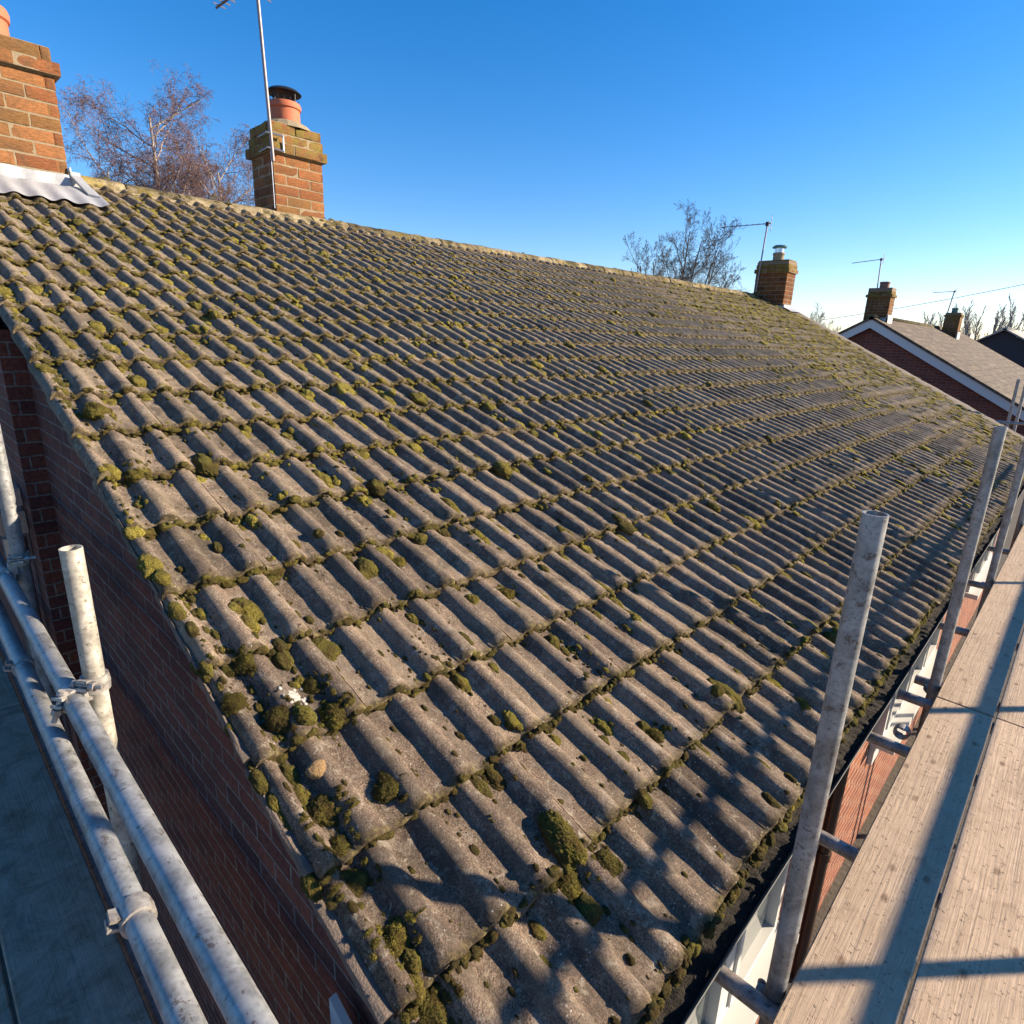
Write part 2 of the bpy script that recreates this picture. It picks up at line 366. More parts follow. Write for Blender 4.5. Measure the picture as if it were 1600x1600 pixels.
# ------------------------------------------------------------------ roof frame
P = 0.39311237; DN = np.array([math.cos(P), 0, -math.sin(P)]); NN = np.array([math.sin(P), 0, math.cos(P)])
GA = .3286; TW = .30; S0 = .018; Y0 = .013; W = 6.772; ROWS = 21
def RP(s, y, h=0.0):
    s = np.asarray(s, float); y = np.asarray(y, float); h = np.asarray(h, float)
    return np.stack([s*DN[0]+h*NN[0], y+0*s+0*h, s*DN[2]+h*NN[2]], -1)
XR, ZR = -W*math.cos(P), W*math.sin(P)
def yfar(s): return 12.0 + (16.3-12.0)*min(1, max(0, -s/W))
def prof(t):         # t in metres across one tile (0..TW): pan, roll, pan, roll
    u = np.mod(t, .15); k = np.clip((u-.068)/.082, 0, 1)
    r_ = np.sin(np.pi*k)**.8
    return .037*r_ + .0012*np.cos(u*80)
def surf_h(s, y, wob=True):  # top surface height of the tiling above the roof plane
    i = np.floor((S0 - s)/GA); f = 1-((S0-s)/GA-i); f = np.clip(f, 0, 1)
    return .004 + .030*f + prof(y-Y0) + .026*np.sin(np.pi*np.clip((y+.017)/.056, 0, 1))
house = empty('house', (-3.2, 6, GZ)); tag(house, 'red brick bungalow with long mossy concrete tiled roof, scaffolded at eave and gable', 'house')
rb = MB(); 
ns_near, ny_near = 9, 29
for i in range(ROWS):
    tail = S0 - i*GA; head = tail - GA - .05
    top = max(head, -W+.03)
    if tail < -W+.06: break
    ylen = yfar(tail-.2)
    ncol = int((ylen - Y0)/TW)+1
    rowj = random.uniform(-.005, .005)
    for j in range(ncol):
        y0 = Y0 + j*TW; y1 = min(y0+TW, ylen+.06*math.sin(i*2.1))
        if y1-y0 < .08: continue
        near = y0 < 6
        ny, ns = (29, 9) if y0 < 4 else ((21, 5) if y0 < 9 else (17, 3))
        jt = random.gauss(0, .006)+rowj; jh = random.uniform(-.002, .007); tl = random.gauss(0, .012); sk = random.gauss(0, .02)
        if random.random() < .03: jt += random.uniform(.008, .02)
        tt = np.linspace(-.030 if j == 0 else 0, y1-y0, ny+(6 if j == 0 else 0)); ny = len(tt); ss = np.linspace(0, 1, ns)
        # denser towards tail
        ss = ss**.8
        S, T = np.meshgrid(ss, tt, indexing='ij')
        sv = top + (tail+jt-top)*S + sk*(T-.15)*S
        yv = y0 - .002 + T*1.012 + .002*S
        pr = np.where(T < 0, 0, prof(np.maximum(T, 0)))
        if j == 0: pr = pr + .026*np.sin(np.pi*np.clip((T+.030)/.056, 0, 1))
        pr = pr*(1-.10*np.clip((S-.93)/.07, 0, 1))
        hv = .004 + jh*S + .030*np.clip((sv-(tail-GA))/GA, -.2, 1) + pr + tl*(T-.15)
        # lap lip at the -y edge (the side joint)
        hv += (0 if j == 0 else 1)*.007*np.exp(-((T-.004)/.005)**2) - (0 if j == 0 else 1)*.0035*np.exp(-((T-.014)/.005)**2) - .004*np.exp(-((T-(TW-.004))/.006)**2)
        Pn = np.stack([sv.ravel(), yv.ravel(), hv.ravel()], -1)
        nz = vnoise(Pn*[1, 1, 0]+[0, 0, i*.3], 14)*.006 + vnoise(Pn+j, 42)*.005
        hv = hv + nz.reshape(hv.shape)
        sv = sv + (vnoise(np.stack([yv.ravel()*1., S.ravel()*0+i, 0*S.ravel()], -1), 45)*.010).reshape(sv.shape)*(S > .97)
        V = RP(sv.ravel(), yv.ravel(), hv.ravel())
        idx = np.arange(ns*ny).reshape(ns, ny)
        Fc = [(idx[a, b], idx[a+1, b], idx[a+1, b+1], idx[a, b+1]) for a in range(ns-1) for b in range(ny-1)]
        # rounded nose and tail face
        nose = RP(sv[-1]+.004, yv[-1], hv[-1]-.006); low = RP(sv[-1]+.001, yv[-1], hv[-1]-.024); und = RP(sv[-1]-.05, yv[-1], hv[-1]-.028)
        V = np.concatenate([V, nose, low, und]); b0 = ns*ny
        rows = [idx[-1], np.arange(ny)+b0, np.arange(ny)+b0+ny, np.arange(ny)+b0+2*ny]
        for q in range(3): Fc += [(rows[q][b], rows[q+1][b], rows[q+1][b+1], rows[q][b+1]) for b in range(ny-1)]
        # side faces down
        for side in (0, ny-1):
            d = RP(sv[:, side], yv[:, side], hv[:, side]-.024); base = len(V); V = np.concatenate([V, d])
            for a in range(ns-1):
                q = (idx[a, side], base+a, base+a+1, idx[a+1, side]); Fc.append(q if side == 0 else q[::-1])
        upv = min(1, max(0, (-tail)/W*.9 + max(0, y0-2)/16*.75))
        te = np.zeros(len(V)); te[:ns*ny] = (np.clip((S-.93)/.07, 0, 1)).ravel(); te[b0:b0+3*ny] = 1
        rb.add(V, Fc, tv=random.random(), up=upv, mv=te)
        ends = None
roof = rb.build('roof', 'roof', house, ang=60)
# roof under-deck (front), back slope
db = MB()
a = [RP(0.0, .02, -.03), RP(-W, .02, -.03), RP(-W, 16.2, -.03), RP(0, 11.95, -.03)]
b_ = [RP(0.0, .02, -.09), RP(-W, .02, -.09), RP(-W, 16.2, -.09), RP(0, 11.95, -.09)]
db.add([tuple(q) for q in a+b_], [(0, 3, 2, 1), (4, 5, 6, 7), (0, 1, 5, 4), (2, 3, 7, 6), (0, 4, 7, 3)])
db.build('roof_underlay', 'barge', house)
bk = MB(); ys = np.arange(.0, 16.2, .0375); nr = 20
V = []; 
for i in range(nr):
    for e in (0, 1):
        s_ = (i+e)*GA; h_ = .004+.03*e
        for y in ys:
            hh = h_ + float(prof(y-Y0)); V.append((XR - s_*math.cos(P) - hh*math.sin(P), y, ZR - s_*math.sin(P) + hh*math.cos(P)))
L = len(ys); Fc = [(r_*L+k, r_*L+k+1, (r_+1)*L+k+1, (r_+1)*L+k) for r_ in range(2*nr-1) for k in range(L-1)]
bk.add(V, [f[::-1] for f in Fc], tv=.4, up=.6); bk.build('rear_roof', 'roof', house, ang=60)
# ridge tiles: half-round run with joints, bedding
rg = MB(); y = -.02; k = 0
while y < 15.9:
    L_ = .45; y1 = min(y+L_, 16.25); dz = random.uniform(-.009, .009) - .02*math.sin(y*.42); dx = random.uniform(-.012, .012)
    V = []; segs = 15; K = 5
    for a_ in range(K):
        yy = y + .007 + (y1-y-.014)*a_/(K-1)
        for q in range(segs):
            th = math.pi*(-.06+1.12*q/(segs-1)); rx, rz = .150, .105
            wv = 1+.05*float(vnoise(np.array([[th*2, yy*3, k]]), 3)[0])
            V.append((XR+dx+math.cos(th)*rx*wv, yy, ZR-.018+dz+math.sin(th)*rz*wv))
    Fc = [(a_*segs+q, a_*segs+q+1, (a_+1)*segs+q+1, (a_+1)*segs+q) for a_ in range(K-1) for q in range(segs-1)]
    Fc.append(tuple(range(segs))[::-1] if False else tuple(range(segs))); Fc.append(tuple(range((K-1)*segs, K*segs))[::-1])
    V = np.array(V); V = V + (vnoise(V, 9)*.016)[:, None]*np.array([1, .3, 1]); rg.add(V, [f[::-1] for f in Fc], tv=random.random()); y = y1; k += 1
rg.build('ridge', 'ridge', house, ang=50)
bd = MB(); V = []; ys = np.arange(0, 16.1, .05); 
for yy in ys:
    w1 = float(vnoise(np.array([[yy, 0, 0]]), 4)[0])*.02
    for (s_, h_) in ((-W+.09, .04), (-W+.150+w1*.5, .040), (-W+.180+w1, .0)): V.append(tuple(RP(s_, yy, h_)))
bd.add(V, [(i*3+k, i*3+3+k, i*3+4+k, i*3+1+k) for i in range(len(ys)-1) for k in range(2)][::1]); 
bd.f = [f[::-1] for f in bd.f]; bd.build('ridge_mortar', 'mortar', house, ang=60)
# near verge: stepped mortar/undercloak pieces and grey band
vb = MB()
for i in range(ROWS):
    tail = S0 - i*GA; h0 = .008
    if tail-GA < -W-.1: break
    n_ = 9; V = []
    for a_ in range(n_):
        s_ = tail-GA+.0 + (GA-.012)*a_/(n_-1); f_ = a_/(n_-1)
        j1, j2, j3 = [float(vnoise(np.array([[s_, k_, i]]), 30)[0]) for k_ in (0, 5, 9)]
        top_ = .016+.026*f_; yo = -.048 + .05*min(1, max(0, (-s_-.4)/2.4))
        V += [tuple(RP(s_, -.013, top_-.012+.006*j1)), tuple(RP(s_, yo*.6-.009, top_-.004+.016*j3)), tuple(RP(s_, yo+.014*j2, top_-.008+.010*j1)), tuple(RP(s_, yo-.001+.010*j3, top_-.026)), tuple(RP(s_, yo+.02, top_-.034))]
    q = 5; Fc = [(a_*q+k_, a_*q+k_+1, (a_+1)*q+k_+1, (a_+1)*q+k_) for a_ in range(n_-1) for k_ in range(q-1)]
    Fc += [tuple(range(q))[::-1], tuple(range((n_-1)*q, n_*q))]
    vb.add(V, [f[::-1] for f in Fc])
vb.build('verge', 'verge', house, ang=40)
bb = MB(); V = []; n_ = 120
for a_ in range(n_):
    s_ = -W + (W+.0)*a_/(n_-1); j1 = float(vnoise(np.array([[s_, 0, 3]]), 9)[0])
    yo = -.048 + .05*min(1, max(0, (-s_-.4)/2.4)); V += [tuple(RP(s_, yo+.008, -.012)), tuple(RP(s_, .046+.008*j1, -.185+.07*j1)), tuple(RP(s_, .07, -.19+.07*j1)), tuple(RP(s_, .07, -.012))]
Fc = [(a_*4+k_, a_*4+(k_+1) % 4, (a_+1)*4+(k_+1) % 4, (a_+1)*4+k_) for a_ in range(n_-1) for k_ in range(4)] + [(3, 2, 1, 0), tuple(range(4*n_-4, 4*n_))]
bb.add(V, Fc); bb.build('bargeboard', 'barge', house, ang=40)
# far verge mortar band (grey strip seen along the far edge)
fb = MB(); V = []; n_ = 44
for a_ in range(n_):
    s_ = -W + W*a_/(n_-1); yy = yfar(s_); st_ = .05*math.floor((a_ % 4)/2)
    j = float(vnoise(np.array([[s_, 4, 3]]), 7)[0])*.10
    V += [tuple(RP(s_, yy-.26-j, .045)), tuple(RP(s_, yy-.10, .075)), tuple(RP(s_, yy+.10+st_, .060+.03*j)), tuple(RP(s_, yy+.10+st_, -.06))]
Fc = [(a_*4+k_, a_*4+k_+1, (a_+1)*4+k_+1, (a_+1)*4+k_) for a_ in range(n_-1) for k_ in range(3)]
fb.add(V, Fc); fb.build('far_verge', 'barge2', house, ang=60)

# walls
WX, WY = -.20, .06
def wall_mesh():
    b = MB(); zt = lambda x: -x*math.tan(P) - .09
    xl = 2*XR + .3
    # gable polygon (y=WY) and thickness
    V = [(WX, WY, GZ), (WX, WY, zt(WX)), (XR, WY, ZR-.1), (xl, WY, zt(WX)), (xl, WY, GZ)]
    b.add(V, [(0, 1, 2, 3, 4)][::1]); b.f[-1] = b.f[-1][::-1]
    V = [(WX, 11.9, GZ), (WX, 11.9, zt(WX)), (XR, 15.9, ZR-.1), (xl, 15.9, zt(WX)), (xl, 15.9, GZ)]
    b.add(V, [(0, 1, 2, 3, 4)])
    b.add([(xl, WY, GZ), (xl, 15.9, GZ), (xl, 15.9, zt(WX)), (xl, WY, zt(WX))], [(3, 2, 1, 0)])
    # chimney breast / pier projecting from the gable
    x0, x1, yb = -8.6, -3.66, -.045
    zb = lambda x: (-x*math.tan(P) if x > XR else 2*ZR + x*math.tan(P)) - .11
    V = [(x1, yb, GZ), (x1, yb, zb(x1)), (XR, yb, zb(XR)), (x0, yb, zb(x0)), (x0, yb, GZ), (x1, WY, GZ), (x1, WY, zb(x1)), (x0, WY, GZ), (x0, WY, zb(x0))]
    b.add(V, [(4, 3, 2, 1, 0), (0, 1, 6, 5), (3, 4, 7, 8)])
    return b
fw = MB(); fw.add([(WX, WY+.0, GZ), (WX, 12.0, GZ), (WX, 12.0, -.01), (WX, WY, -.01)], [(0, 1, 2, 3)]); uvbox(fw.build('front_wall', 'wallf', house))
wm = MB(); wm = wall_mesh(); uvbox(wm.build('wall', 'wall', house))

def window(y0, y1, z0, z1, nm, panel=.5):
    x = WX + .012
    f = MB(); t = .055; d = .05
    f.box((x-.02, y0, z0), (x+d, y0+t, z1)); f.box((x-.02, y1-t, z0), (x+d, y1, z1))
    f.box((x-.02, y0+t, z1-t), (x+d, y1-t, z1)); f.box((x-.02, y0+t, z0), (x+d, y1-t, z0+t))
    for k in range(1, nm):
        yy = y0 + (y1-y0)*k/nm; f.box((x-.02, yy-.045, z0+t), (x+d, yy+.045, z1-t))
    # inner sash
    for k in range(nm):
        a_ = y0+(y1-y0)*k/nm + .06; c_ = y0+(y1-y0)*(k+1)/nm - .06
        for bx in (((a_, z0+t), (a_+.035, z1-t)), ((c_-.035, z0+t), (c_, z1-t)), ((a_+.035, z0+t), (c_-.035, z0+t+.04)), ((a_+.035, z0+.62*(z1-z0)), (c_-.035, z0+.62*(z1-z0)+.05))):
            f.box((x, bx[0][0], bx[0][1]), (x+d+.012, bx[1][0], bx[1][1]))
    o = f.build('window', 'white', house)
    p = MB(); p.box((x, y0+.05, z0+.05), (x+.018, y1-.05, z1-.05)); p.build('pane', 'glass', o)
    s_ = MB(); s_.box((WX-.02, y0-.05, z0-.06), (WX+.16, y1+.05, z0-.003)); s_.build('sill', 'white', o)
    if panel:
        q = MB(); q.box((WX-.01, y0, z0-panel), (WX+.035, y1, z0-.063)); q.build('panel', 'white', o)
window(-.0+.25, 2.21, -1.43, -.35, 3, .45)
window(4.2, 6.15, -1.33, -.35, 3, .25)
window(8.2, 10.2, -1.33, -.35, 3, 0)
# soffit, fascia
sf = MB(); sf.box((WX-.02, .02, -.175), (-.045, 11.9, -.16)); sf.box((-.06, -.005, -.175), (-.04, 11.9, -.035)); V = [(x_, y_, z_) for y_ in (.0, .02) for x_, z_ in ((-.60, -.15), (-.60, -.7), (-.05, -.7), (-.05, -.39))]; sf.add(V, [(0, 1, 2, 3), (7, 6, 5, 4), (0, 4, 5, 1), (0, 3, 7, 4)]); sf.build('fascia', 'white', house)
# gutter
gt = MB(); V = []; segs = 13; ys_ = np.linspace(-.02, 12.0, 30)
for yy in ys_:
    for q in range(segs):
        th = math.pi + math.pi*q/(segs-1); V.append((.022+.058*math.cos(th), yy, -.066+.05*math.sin(th)+ .004*math.sin(yy*1.7)))
    V.append((.086, yy, -.060+.004*math.sin(yy*1.7))); V.append((.086, yy, -.070+.004*math.sin(yy*1.7)))
q = segs+2
gt.add(V, [(a_*q+k_, a_*q+k_+1, (a_+1)*q+k_+1, (a_+1)*q+k_) for a_ in range(len(ys_)-1) for k_ in range(q-1)]); gut = gt.build('gutter', 'gutter', house, ang=50)
for yy in (1.15, 2.05, 3.02, 5.1, 7.1, 9.2):
    V = []; gj = MB()
    for e in (-.03, .03):
        for q_ in range(segs):
            th = math.pi + math.pi*q_/(segs-1); V.append((.022+.064*math.cos(th), yy+e, -.064+.056*math.sin(th)))
    gj.add(V, [(k_, k_+1, segs+k_+1, segs+k_) for k_ in range(segs-1)]); gj.build('union', 'black', gut)
de = MB(); V = []; ys_ = np.arange(-.0, 11.9, .012)
for yy in ys_:
    for q_ in range(7):
        xx = -.03 + .1*q_/6; hz = -.088 + .016*abs(float(vnoise(np.array([[xx, yy, 0]]), 28)[0])*2) + .035*max(0, float(vnoise(np.array([[xx, yy, 4]]), 7)[0])) + .01*(1-q_/6)
        V.append((xx, yy, hz + random.uniform(-.003, .003)))
de.add(V, [(a_*7+k_, a_*7+k_+1, (a_+1)*7+k_+1, (a_+1)*7+k_) for a_ in range(len(ys_)-1) for k_ in range(6)]); 
for _ in range(420):
    y_ = RNG.uniform(.1, 11.5)*RNG.random()**.6; x_ = RNG.uniform(-.02, .065); a_ = RNG.uniform(0, 6.28); l_ = RNG.uniform(.01, .045); z_ = -.075+RNG.uniform(0, .015)
    de.tube([(x_, y_, z_), (x_+math.cos(a_)*l_*.5, y_+math.sin(a_)*l_*.5, z_+RNG.uniform(0, .012)), (x_+math.cos(a_)*l_*.6, y_+math.sin(a_)*l_, z_+RNG.uniform(-.005, .01))], .0009, 4)
de.build('gutter_debris', 'debris', gut)
dp = MB(); dp.tube([(.03, 2.98, -.11), (-.02, 3.0, -.24), (-.12, 3.0, -.36), (-.14, 3.0, -.5), (-.14, 3.0, GZ)], .036, 14)
for zz in (-.5, -1.5): dp.tube([(-.14, 3.0, zz), (-.14, 3.0, zz-.06)], .043, 14)
dp.build('downpipe', 'brown', house, ang=50)

# ---------------------------------------------------------------- real-brick chimneys
def brick_stack(name, x0, x1, y0, y1, z0, zt, bh, bl, parent, mossy=.35, corbel=None, mt='brick'):
    """individual bricks round a mortar core; corbel = list of (course_from_top, projection)"""
    n = int(round((zt-z0)/bh)); b = MB()
    for c in range(n):
        z = z0 + c*bh; ct = n-1-c; pj = (corbel or {}).get(ct, 0.0)
        g_ = .010 if bh < .09 else .013
        hv = mossy*max(0, 1-ct/ (n*.9)) + (.95 if ct <= 2 and corbel and mossy > .2 else .0); 
        def run(ax0, ax1, fixed, axis, sgn, off):
            L_ = ax1-ax0; p_ = ax0 - (bl/2 if off else 0); 
            while p_ < ax1-.02:
                a_ = max(p_, ax0)+g_/2; e_ = min(p_+bl, ax1)-g_/2; p_ += bl
                if e_-a_ < .02: continue
                dpt = .10; o_ = fixed + sgn*(pj + random.uniform(-.004, .004)); i_ = fixed - sgn*dpt
                lo, hi = sorted((o_, i_))
                zz0, zz1 = z+g_/2+random.uniform(-.001, .001), z+bh-g_/2
                # bevelled brick: grid face with worn edges
                nu, nv = 6, 4; V = []
                for iv in range(nv):
                    for iu in range(nu):
                        u_ = iu/(nu-1); v_ = iv/(nv-1); ed = min(u_, 1-u_)*(nu-1) < .5 or min(v_, 1-v_)*(nv-1) < .5
                        A_ = a_ + (e_-a_)*u_; Z_ = zz0 + (zz1-zz0)*v_; D_ = o_ - sgn*(.005 if ed else 0) + random.uniform(-.0015, .0015)
                        V.append((D_, A_, Z_) if axis == 0 else (A_, D_, Z_))
                Fc = [(iv*nu+iu, iv*nu+iu+1, (iv+1)*nu+iu+1, (iv+1)*nu+iu) for iv in range(nv-1) for iu in range(nu-1)]
                rim = [iu for iu in range(nu)] + [iv*nu+nu-1 for iv in range(1, nv)] + [(nv-1)*nu+iu for iu in range(nu-2, -1, -1)] + [iv*nu for iv in range(nv-2, 0, -1)]
                base = len(V)
                for r_i in rim:
                    q = V[r_i]; V.append((i_, q[1], q[2]) if axis == 0 else (q[0], i_, q[2]))
                m_ = len(rim); Fc += [(rim[k_], base+k_, base+(k_+1) % m_, rim[(k_+1) % m_]) for k_ in range(m_)]
                if (sgn > 0) != (axis == 0): Fc = [f[::-1] for f in Fc]
                b.add(V, Fc, tv=random.random(), up=min(1, hv))
        off = c % 2 == 0
        e = pj
        run(y0-e, y1+e, x1, 0, 1, off); run(y0-e, y1+e, x0, 0, -1, off)
        run(x0-e, x1+e, y0, 1, -1, not off); run(x0-e, x1+e, y1, 1, 1, not off)
    o = b.build(name, mt, parent, ang=35)
    mc = MB(); q = .007
    mc.box((x0+q, y0+q, z0), (x1-q, y1-q, zt-.012))
    for ct, pj in (corbel or {}).items():
        zz = z0+(n-1-ct)*bh; mc.box((x0-pj+q, y0-pj+q, zz+.004), (x1+pj-q, y1+pj-q, zz+bh-.006))
    mc.build('mortar', 'mortar' if mt == 'brick' else 'mortar_shade_tint', o)
    return o
ch1 = brick_stack('chimney', -6.95, -5.95, -.40, .885, 2.02, 3.50, .098, .27, house, .12, {0: 0.0, 1: .042})
ch2 = brick_stack('chimney', -6.87, -6.35, 2.82, 3.40, 2.35, 3.56, .10, .28, house, .25, {0: .0, 1: .012, 2: .045})
ch3 = brick_stack('chimney', -6.25, -5.48, 15.05, 15.60, 1.95, 3.42, .10, .28, house, .3, {0: -.02, 1: .01, 2: .04}, 'brick_shade_tint')
def pot(loc, r_, h_, par, mat='terracotta'):
    b = MB(); b.lathe([(r_*1.02, -.1), (r_*1.0, h_*.70), (r_*1.10, h_*.74), (r_*1.12, h_*.9), (r_*1.06, h_), (r_*.86, h_), (r_*.8, 0)], loc, 28); return b.build('pot', mat, par, ang=40)
pot((-6.42, .555, 3.49), .17, .30, ch1)
pot((-6.62, 3.13, 3.60), .155, .22, ch2)
pot((-5.86, 15.32, 3.44), .125, .19, ch3, 'mortar')
for (loc, cx) in (((-6.62, 3.13, 3.60), ch2), ):       # haunching
    b = MB(); b.lathe([(.30, -.06), (.24, .0), (.17, .03)], loc, 16); b.build('flaunching', 'mortar', cx)
# mesh cowl on chimney 2
cw = MB(); cw.lathe([(.0, .135), (.08, .128), (.15, .105), (.185, .075), (.18, .07), (.0, .085)], (-6.62, 3.13, 3.84), 28)
for k in range(14):
    a_ = 2*math.pi*k/14; cw.tube([(-6.62+.135*math.cos(a_), 3.13+.135*math.sin(a_), 3.79), (-6.62+.15*math.cos(a_), 3.13+.15*math.sin(a_), 3.86)], .004, 5)
for k in range(4):
    a_ = 2*math.pi*k/4+.4; cw.tube([(-6.62+.14*math.cos(a_), 3.13+.14*math.sin(a_), 3.76), (-6.62+.15*math.cos(a_), 3.13+.15*math.sin(a_), 3.93)], .008, 6)
cw.build('cowl', 'black', ch2, ang=50)
cw = MB(); cw.lathe([(.105, .17), (.105, .31)], (-5.86, 15.32, 3.44), 16); cw.build('cowl_collar', 'silver', ch3, ang=50)
cw = MB(); cw.lathe([(0, .375), (.12, .36), (.17, .325), (.165, .30), (0, .31)], (-5.86, 15.32, 3.44), 20)
cw.build('cowl', 'green', ch3, ang=50)
# lead flashing of near chimney: wavy apron over rolls + upstand + corner strip
fl = MB(); V = []; ysn = np.arange(-.02, 1.02, .0125); K = 14; fx = -5.94
for yy in ysn:
    e_ = max(0, yy-.885)
    for k_ in range(K):
        if k_ < 4:
            z_ = 2.48 - .055*(k_) + (.10 - .10*k_/3)*0; 
            s_ = fx/DN[0] + .006*k_
            if yy <= .895: V.append((fx+.006*k_+.004*math.sin(yy*31), yy, 2.60 - .052*k_ + .004*math.sin(yy*17)))
            else: V.append(tuple(RP(fx/DN[0] - .06 + .02*k_, yy, .062)))
        else:
            f_ = (k_-3)/(K-4); s_ = fx/DN[0]+.02 + f_*(.50+.012*math.sin(yy*23)) - .12*e_
            hh = float(surf_h(np.array(-S0*0-S0+s_+.0), np.array(yy)))
            smooth_h = .070 - .008*f_ + .011*(1-math.cos(2*math.pi*(yy-Y0-.031)/.15))*(.2+.8*f_) + .004*float(vnoise(np.array([[s_, yy, 0]]), 12)[0])
            V.append(tuple(RP(s_, yy, smooth_h)))
fl.add(V, [(a_*K+k_, a_*K+k_+1, (a_+1)*K+k_+1, (a_+1)*K+k_) for a_ in range(len(ysn)-1) for k_ in range(K-1)])
fo = fl.build('flashing', 'lead', ch1, ang=60)
st = MB(); st.box((fx-.03, .885, 2.36), (fx+.012, .897, 2.66)); st.box((fx-.03, .89, 2.40), (fx+.014, .955, 2.63)); 
V = [tuple(RP(fx/DN[0]-.02, .88, .14)), tuple(RP(fx/DN[0]-.02, .95, .14)), tuple(RP(fx/DN[0]+.26, .93, .085)), tuple(RP(fx/DN[0]+.30, 1.0, .085)),
     tuple(RP(fx/DN[0]-.02, .88, .12)), tuple(RP(fx/DN[0]-.02, .95, .12)), tuple(RP(fx/DN[0]+.26, .93, .065)), tuple(RP(fx/DN[0]+.30, 1.0, .065))]
st.add(V, [(0, 2, 3, 1), (4, 5, 7, 6), (0, 1, 5, 4), (2, 6, 7, 3), (0, 4, 6, 2), (1, 3, 7, 5)]); st.build('flashing_strip', 'lead', ch1)
# flashing far chimney
f3 = MB(); f3.box((-5.47, 15.03, 2.0), (-5.44, 15.62, 2.42)); 
V = [tuple(RP(-5.93, 15.0, .10)), tuple(RP(-5.93, 15.64, .10)), tuple(RP(-5.70, 15.6, .085)), tuple(RP(-5.70, 15.0, .085))]
f3.add(V, [(0, 3, 2, 1)]); f3.box((-6.2, 15.025, 1.98), (-5.45, 15.045, 2.40)); f3.build('flashing', 'lead', ch3)
# silver flue pipe and brackets on the gable pier
sp = MB(); sp.tube([(-3.93, -.115, -2.4), (-3.93, -.115, .02), (-3.93, -.115, .10)], .05, 16)
sp.tube([(-3.93, -.115, .12), (-3.93, -.115, .24)], .058, 16); sp.box((-4.02, -.18, .27), (-3.86, -.05, .40)); sp.box((-4.03, -.18, .43), (-3.88, -.05, .53))
sp.build('flue_pipe', 'silver', house, ang=40)
for o in list(house.children): fixloc(o)

# ---------------------------------------------------------------- moss
def icos(sub):
    import bmesh
    bm = bmesh.new(); bmesh.ops.create_icosphere(bm, subdivisions=sub, radius=1)
    V = np.array([v.co[:] for v in bm.verts]); Fc = np.array([[v.index for v in f.verts] for f in bm.faces]); bm.free()
    keep = V[:, 2] > -.35
    fk = [f for f in Fc if keep[f].all()]; used = np.unique(np.array(fk)); mp = -np.ones(len(V), int); mp[used] = np.arange(len(used))
    return V[used], mp[np.array(fk)]
ICO = {k: icos(k) for k in (1, 2, 3, 4, 5)}
def cushion(level, seed, fuzz=.06):
    V, Fc = ICO[level]; n1 = vnoise(V+seed*3.1, 1.4)*.36; n2 = vnoise(V+seed*1.7, 4.2)*.14; n3 = vnoise(V+seed, 11)*fuzz*1.6
    r_ = 1+n1+n2+n3 + RNG.uniform(-fuzz, fuzz, len(V))
    return V*r_[:, None], Fc
LIB = {l: [cushion(l, s, {1: .1, 2: .12, 3: .10, 4: .075, 5: .07}[l]) for s in range(10)] for l in (1, 2, 3, 4, 5)}
class Moss:
    def __init__(s): s.V = []; s.F = []; s.m = []; s.n = 0
    def put(s, sx, y, h, ra, rb_, hh, level, mv, rot=None):
        V, Fc = LIB[level][RNG.integers(10)]
        a_ = RNG.uniform(0, 6.28) if rot is None else rot; c, d = math.cos(a_), math.sin(a_)
        x_ = (V[:, 0]*c - V[:, 1]*d)*ra; y_ = (V[:, 0]*d + V[:, 1]*c)*rb_; z_ = V[:, 2]*hh
        s.V.append(RP(sx+x_, y+y_, h+z_)); s.F.append(Fc+s.n); s.n += len(V)
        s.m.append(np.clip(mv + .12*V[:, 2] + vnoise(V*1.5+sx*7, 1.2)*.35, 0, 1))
    def build(s, name, mat='moss'):
        V = np.concatenate(s.V); Fc = np.concatenate(s.F); me = bpy.data.meshes.new(name)
        me.vertices.add(len(V)); me.vertices.foreach_set('co', V.ravel())
        me.loops.add(Fc.size); me.loops.foreach_set('vertex_index', Fc.ravel().astype(np.int32))
        me.polygons.add(len(Fc)); me.polygons.foreach_set('loop_start', np.arange(0, Fc.size, 3, dtype=np.int32))
        me.update(calc_edges=True); me.validate()
        at = me.attributes.new('mv', 'FLOAT', 'POINT'); at.data.foreach_set('value', np.concatenate(s.m).astype(np.float32))
        me.materials.append(M[mat]); o = bpy.data.objects.new(name, me); C.objects.link(o); me.shade_smooth(); return o
ms = Moss()
camp = np.array([.4555, -.5063, 1.4538])
def lvl(s_, y_, size):
    d = np.linalg.norm(RP(s_, y_) - camp); px = size*598/d
    return 5 if px > 26 else 4 if px > 11 else 3 if px > 5 else 2 if px > 2.2 else 1
def dens(s_, y_): return float(vnoise(np.array([[s_, y_, 0]]), .9)[0] + .6*vnoise(np.array([[s_, y_, 3]]), 3.1)[0])
def H(s_, y_): return float(surf_h(np.array(s_), np.array(y_)))
CL = [(-0.764,0.069,0.052,0.048),(-0.725,0.237,0.037,0.054),(-0.663,0.052,0.033,0.03),(-0.579,0.042,0.041,0.05),(-0.427,0.054,0.039,0.047),(-0.279,0.044,0.047,0.044),(-0.266,0.48,0.042,0.046),(-0.241,0.601,0.041,0.048),(-1.274,0.097,0.038,0.034),(-1.143,0.004,0.028,0.030),(-1.048,0.091,0.042,0.046),(-0.991,0.226,0.044,0.044),(-1.113,0.224,0.034,0.03),(-1.496,0.79,0.033,0.033),(-1.168,1.091,0.041,0.041),(-2.281,0.107,0.049,0.039),(-2.752,0.104,0.07,0.048),(-0.405,1.096,0.039,0.039),(-0.143,1.792,0.043,0.036),(-1.493,1.209,0.07,0.045)]
